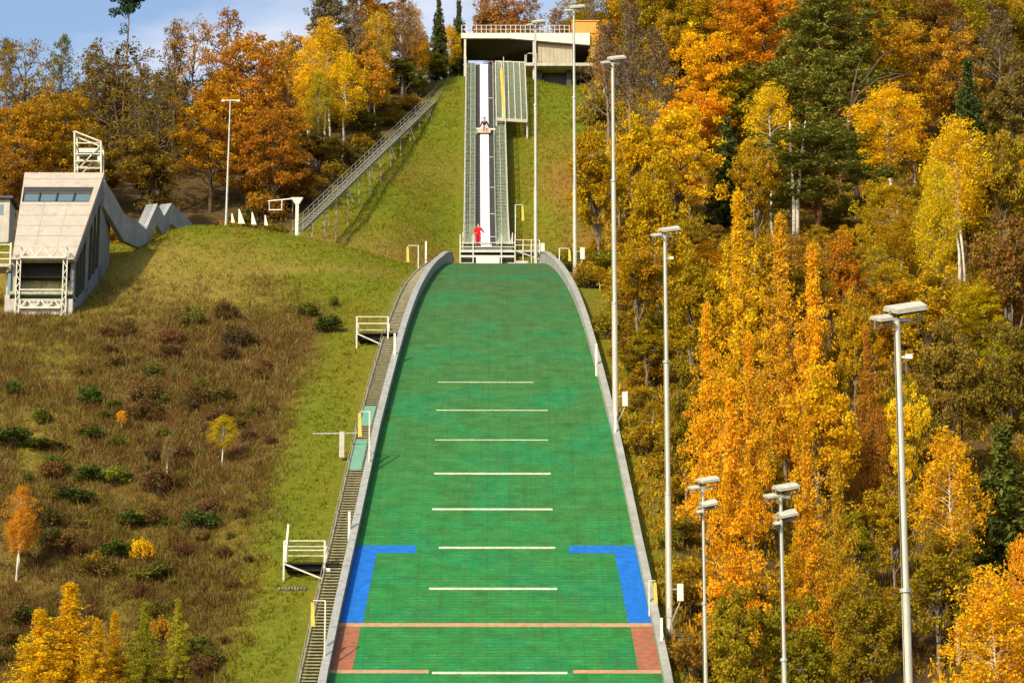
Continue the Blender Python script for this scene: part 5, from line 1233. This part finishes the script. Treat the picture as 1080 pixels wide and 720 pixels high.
# ---- left slope: lone saplings and bushes
def B(kind, px, base, hpx, wpx, color, label, group=None, cat='bush'):
    p = hit(px, base, 100, 218); s = pxm(p); return plant(kind, p, hpx / s, wpx / s, color, label, group, cat, .05)
B('birch', 18, 612, 102, 44, (.62, .27, .02), 'lone orange birch sapling with a white stem at the left edge', cat='tree')
B('larch', 70, 745, 130, 96, GOLD, 'large golden larch in the lower left corner', cat='tree')
B('larch', 38, 760, 118, 80, GOLD, 'golden larch left of the large golden larch at the bottom edge', cat='tree')
B('larch', 100, 765, 110, 60, (.60, .38, .015), 'golden larch right of the large golden larch at the bottom edge', cat='tree')
B('larch', 118, 745, 100, 44, YG, 'yellow green sapling right of the golden larches', cat='tree')
B('larch', 150, 740, 104, 50, (.30, .28, .02), 'green sapling at the bottom edge between two yellow green ones', cat='tree')
B('larch', 186, 725, 92, 38, (.42, .36, .03), 'yellow green sapling right of the orange bush at the bottom', cat='tree')
B('bush', 168, 680, 34, 36, (.52, .24, .02), 'orange bush between the saplings at the bottom left')
B('birch', 235, 492, 54, 36, (.58, .42, .012), 'small golden round sapling alone on the brown slope', cat='tree')
B('bush', 150, 592, 28, 30, GOLD, 'golden bush on the lower left slope beside a dark green bush')
B('bush', 97, 602, 24, 20, ORANGE, 'small orange bush right of the lone birch sapling')
B('birch', 128, 455, 22, 14, ORANGE, 'tiny orange sapling on the slope below the tower', cat='tree')
B('birch', 176, 506, 48, 18, (.35, .24, .08), 'thin pale sapling left of the small golden one', cat='tree')
for (px_, b_, h_, w_, lb) in ((324, 334, 23, 34, 'dark green bush highest on the slope left of the upper platform'), (345, 350, 20, 40, 'dark green bush just below and right of the highest one'), (352, 324, 14, 14, 'small dark green bush right of the highest dark bush'),
    (15, 418, 22, 26, 'dark green bush at the left edge below the tower'), (43, 448, 26, 26, 'green bush right of and below the left edge bush'), (95, 428, 26, 34, 'rounded green bush midway under the judges tower'), (98, 464, 18, 36, 'flat green bush under the rounded green bush'),
    (12, 470, 22, 60, 'wide dark green bush cut by the left edge'), (50, 474, 12, 60, 'low spreading green bush beside the wide dark one'), (62, 500, 24, 34, 'green bush above the lone birch sapling'), (95, 508, 20, 44, 'low green bush right of the one above the birch sapling'),
    (78, 530, 16, 56, 'flat dark green bush upslope of the lone birch'), (214, 560, 30, 50, 'green bush on the slope below the small golden sapling'), (58, 576, 20, 40, 'dark green bush right of the lone birch stem'), (122, 588, 20, 44, 'dark green bush left of the golden bush'),
    (165, 612, 18, 60, 'spreading green bush below the golden bush'), (35, 660, 26, 50, 'green bush left of the large golden larch tip'), (140, 556, 22, 40, 'green bush upslope of the golden bush'), (120, 512, 24, 40, 'yellow green bush on the middle left slope'), (205, 690, 24, 44, 'green bush right of the saplings at the bottom')):
    B('gbush', px_, b_, h_, w_, random.choice([(.08, .11, .018), (.10, .12, .02), (.13, .14, .02)]) if 'yellow' not in lb else (.22, .24, .03), lb, 'green bushes on the left slope')
# shrubby thicket on the brown slope: many alike
def scatter(kindf, n, region, label, group, colf, hf, cat='bush', keep=None):
    k = 0; tries = 0
    while k < n and tries < n * 30:
        tries += 1; x = random.uniform(region[0], region[1]); y = random.uniform(region[2], region[3])
        if keep and not keep(x, y): continue
        px_, py_ = project(ground(x, y))
        if not (-30 < px_ < 1110 and -40 < py_ < 900): continue
        h = hf(); plant(kindf(), ground(x, y), h, None, colf(x, y), label, group, cat, .15); k += 1
scatter(lambda: 'bush', 92, (-25, -12.5, 140, 187), 'low brown shrub in the thicket covering the slope between the tower and the landing hill', 'brown shrubs on the left slope',
        lambda x, y: random.choice([(.18, .10, .035), (.20, .12, .035), (.15, .08, .03), (.22, .16, .035), (.15, .13, .02), (.13, .08, .03)]), lambda: random.choice([.6, .8, 1.0, 1.3, 1.6]) * random.uniform(.8, 1.2))
scatter(lambda: 'bush', 72, (4.5, 13, 128, 219), 'golden brown bush in the brush along the right board of the landing hill', 'bushes along the right board',
        lambda x, y: random.choice([(.42, .26, .014), (.34, .21, .016), (.28, .16, .02), (.24, .19, .015), (.46, .27, .014)]), lambda: random.uniform(1.0, 2.3), keep=lambda x, y: edge(y) + 1.5 < x < edge(y) + 5.5)
def stair_x(y): return -18.5 + (y - 232) / 58 * 14.6
scatter(lambda: 'bush', 40, (-27, -5, 226, 289), 'olive or brown thicket bush along the left side of the long hillside stairs', 'thicket bushes beside the long stairs',
        lambda x, y: random.choice([(.20, .15, .02), (.28, .18, .02), (.16, .13, .02), (.34, .2, .02)]), lambda: random.uniform(1.4, 2.8), keep=lambda x, y: stair_x(y) - 7 < x < stair_x(y) - 1.6)
scatter(lambda: 'gbush', 32, (-33, -15, 130, 178), 'low dark green shrub in the scrub on the lower left slope', 'green scrub on the lower left slope',
        lambda x, y: random.choice([(.10, .11, .016), (.12, .12, .018), (.16, .14, .02)]), lambda: random.uniform(.35, .9))
# fill trees: same positions whatever is drawn, kept low where a described tree must show
def ok_fill(x, y, h, w):
    top = ground(x, y) + Vector((0, 0, h)); px_, ty_ = project(top); s = pxm(top); half = w * s * .5
    for (nx, nt, nw, nb, ny, nxx) in NAMED:
        if abs(nxx - x) < 1.6 and abs(ny - y) < 1.6: return False
        if ny > y + .8 and abs(px_ - nx) < (nw * .5 + half) * .78 and ty_ < nb: return False
    for (ppx, py_, base) in ((741, 124, 900), (823, 109, 900), (950, 88, 900), (701, 144.8, 668), (646, 167.3, 455), (605, 199, 318), (564, 217, 268)):
        if y < py_ + 1.5 and abs(px_ - ppx) < half + 12 and ty_ < base: return False
    return True
PAL_R = [(.50, .31, .012), (.38, .26, .014), (.32, .23, .014), (.56, .34, .012), (.27, .17, .02), (.52, .28, .012), (.44, .30, .012), (.38, .19, .018)]
nfill = 0
ysf = 112.0
while ysf < 330:
    xsf = 10.5
    while xsf < 62:
        x = xsf + random.uniform(-1.4, 1.4); y = ysf + random.uniform(-1.8, 1.8); gx = edge(y) + 3.4 if y < 222 else 9 + (y - 222) * .0
        if x > gx:
            g0 = ground(x, y); px_, _ = project(g0)
            if 560 < px_ < 1115:
                for h in (12.5, 10.5, 8.5, 6.5, 4.8, 3.4):
                    hh = h * random.uniform(.9, 1.1)
                    if x < gx + 3 and y < 222: hh = min(hh, 3.6)
                    if ok_fill(x, y, hh, hh * .6):
                        kd = random.choices(['broad', 'birch', 'oak', 'bare'], [.55, .12, .2, .13])[0] if hh > 5 else 'broad'
                        near_ = 'lower' if y < 165 else 'middle' if y < 220 else 'upper'
                        plant(kd, g0, hh, hh * random.uniform(.58, .75), random.choice(PAL_R), {'lower': 'olive or golden brown tree filling the lower forest on the right slope', 'middle': 'olive or golden brown tree filling the middle forest on the right slope', 'upper': 'olive or brown tree filling the upper forest on the right hillside'}[near_], near_ + ' right forest fill', 'tree', .12); nfill += 1; break
        xsf += 4.1 if y < 230 else 5.0
    ysf += 5.6 if ysf < 230 else 7.0
print('FILL right', nfill)
ysf = 226.0
while ysf < 300:
    xsf = -62
    while xsf < 12:
        x = xsf + random.uniform(-1.2, 1.2); y = ysf + random.uniform(-1.6, 1.6)
        stair = -18.5 + (y - 232) / 58 * 14.6
        if x < stair - 4.2:
            g0 = ground(x, y); px_, _ = project(g0)
            if -40 < px_ < 500:
                for h in (9.5, 7.5, 5.8, 4.2, 3.0):
                    hh = h * random.uniform(.9, 1.1)
                    if ok_fill(x, y, hh, hh * .6):
                        plant('broad' if random.random() < .7 else 'oak', g0, hh, hh * .72, random.choice([(.26, .16, .015), (.36, .18, .015), (.20, .15, .015), (.42, .2, .012), (.18, .13, .02)]), 'brown or olive tree filling the woods behind the mound on the left', 'left woods fill', 'tree', .12); nfill += 1; break
        xsf += 4.6
    ysf += 6.2
print('FILL all', nfill, 'trees', sum(cnt.values()), cnt)
for x in np.arange(-4, 30, 4.2):      # the wood's rear edge behind the start house
    g0 = ground(x + random.uniform(-1, 1), 306 + random.uniform(-2, 3)); plant('bare' if random.random() < .6 else 'broad', g0, 6, 5, random.choice([GBROWN, (.3, .17, .06)]), 'small russet or bare tree in the row behind the start house', 'trees behind the start house')

# ---- ground cover that nobody could count
def tufts(name, label, n, region, size, colf, dens, hgt=1.0, q=5, wid=.16):
    x = RNG.uniform(region[0], region[1], n); y = RNG.uniform(region[2], region[3], n); k = dens(x, y) > RNG.random(n); x, y = x[k], y[k]; z = H(x, y)
    m = len(x); base = np.stack([x, y, z], 1); idx = np.repeat(np.arange(m), q)
    d = RNG.normal(size=(m * q, 3)) * [.6, .6, .4]; d[:, 2] = np.abs(d[:, 2]) + .9 * hgt; d /= np.linalg.norm(d, axis=1, keepdims=True); s = (size * RNG.uniform(.5, 1.5, m))[idx][:, None] * RNG.uniform(.6, 1.2, (m * q, 1))
    o = base[idx] + RNG.normal(size=(m * q, 3)) * [size * .6, size * .6, .02]; sd_ = np.cross(d, RNG.normal(size=(m * q, 3))); sd_ /= np.linalg.norm(sd_, axis=1, keepdims=True); sd_ *= s * wid
    V = np.stack([o - sd_ - [0, 0, .03], o + sd_ - [0, 0, .03], o + d * s + sd_ * .5, o + d * s - sd_ * .5], 1).reshape(-1, 3); Q = np.arange(m * q * 4).reshape(-1, 4)
    c = colf(x, y)[idx] * RNG.uniform(.65, 1.4, (m * q, 1)); C = np.repeat(np.concatenate([np.clip(c, 0, 1), np.ones((m * q, 1))], 1), 4, 0)
    me = npmesh(name, V, Q, m_tuft, C); ob = bpy.data.objects.new(name, me); COL.objects.link(ob); tag(ob, label, kind='stuff')
def brushcol(x, y):
    pal = np.array([[.17, .09, .03], [.22, .14, .04], [.12, .062, .022], [.16, .125, .02], [.25, .18, .065], [.12, .115, .015]])
    i = (np.floor((bumps(x * 5, y * 5, 1, .2) + 1.2) * 2.5 + RNG.uniform(-1, 1, len(x)))).astype(int) % 6; return pal[i] * (.72 + .28 * sm(150, 168, y))[:, None]
tufts('dry_brush', 'dry brown brush covering the slope below the judges tower', 90000, (-36, -9, 130, 196), .30, brushcol,
      lambda x, y: sm(-10.5, -14.5, x) * (.2 + .8 * sm(192, 180, y)) * np.clip(.7 + bumps(x, y, 1, .25) * .9, .05, 1), .75, 9, .045)
tufts('meadow_grass', 'short meadow grass on the mound and beside the stairway', 80000, (-40, -6, 128, 219), .11, lambda x, y: ground_colour(x, y) * 1.15, lambda x, y: np.where(x < -edge(y) - 2.1, .8, 0), .8)
tufts('hill_grass', 'meadow grass on the hillside under the inrun', 60000, (-20, 14, 221, 300), .13, lambda x, y: ground_colour(x, y) * 1.15, lambda x, y: np.where((np.abs(x + 1) > 2.6) & (x > -18.5 + (y - 232) / 58 * 14.6), .8, 0), .7)
tufts('undergrowth', 'golden brown undergrowth between the trees of the right forest', 110000, (7.0, 60, 105, 325), .26, lambda x, y: np.array(PAL_R)[RNG.integers(0, 8, len(x))] * .85,
      lambda x, y: np.where(x > np.where(y < 222, edge(y) + .7, 8.6), .9, 0), 1.0)
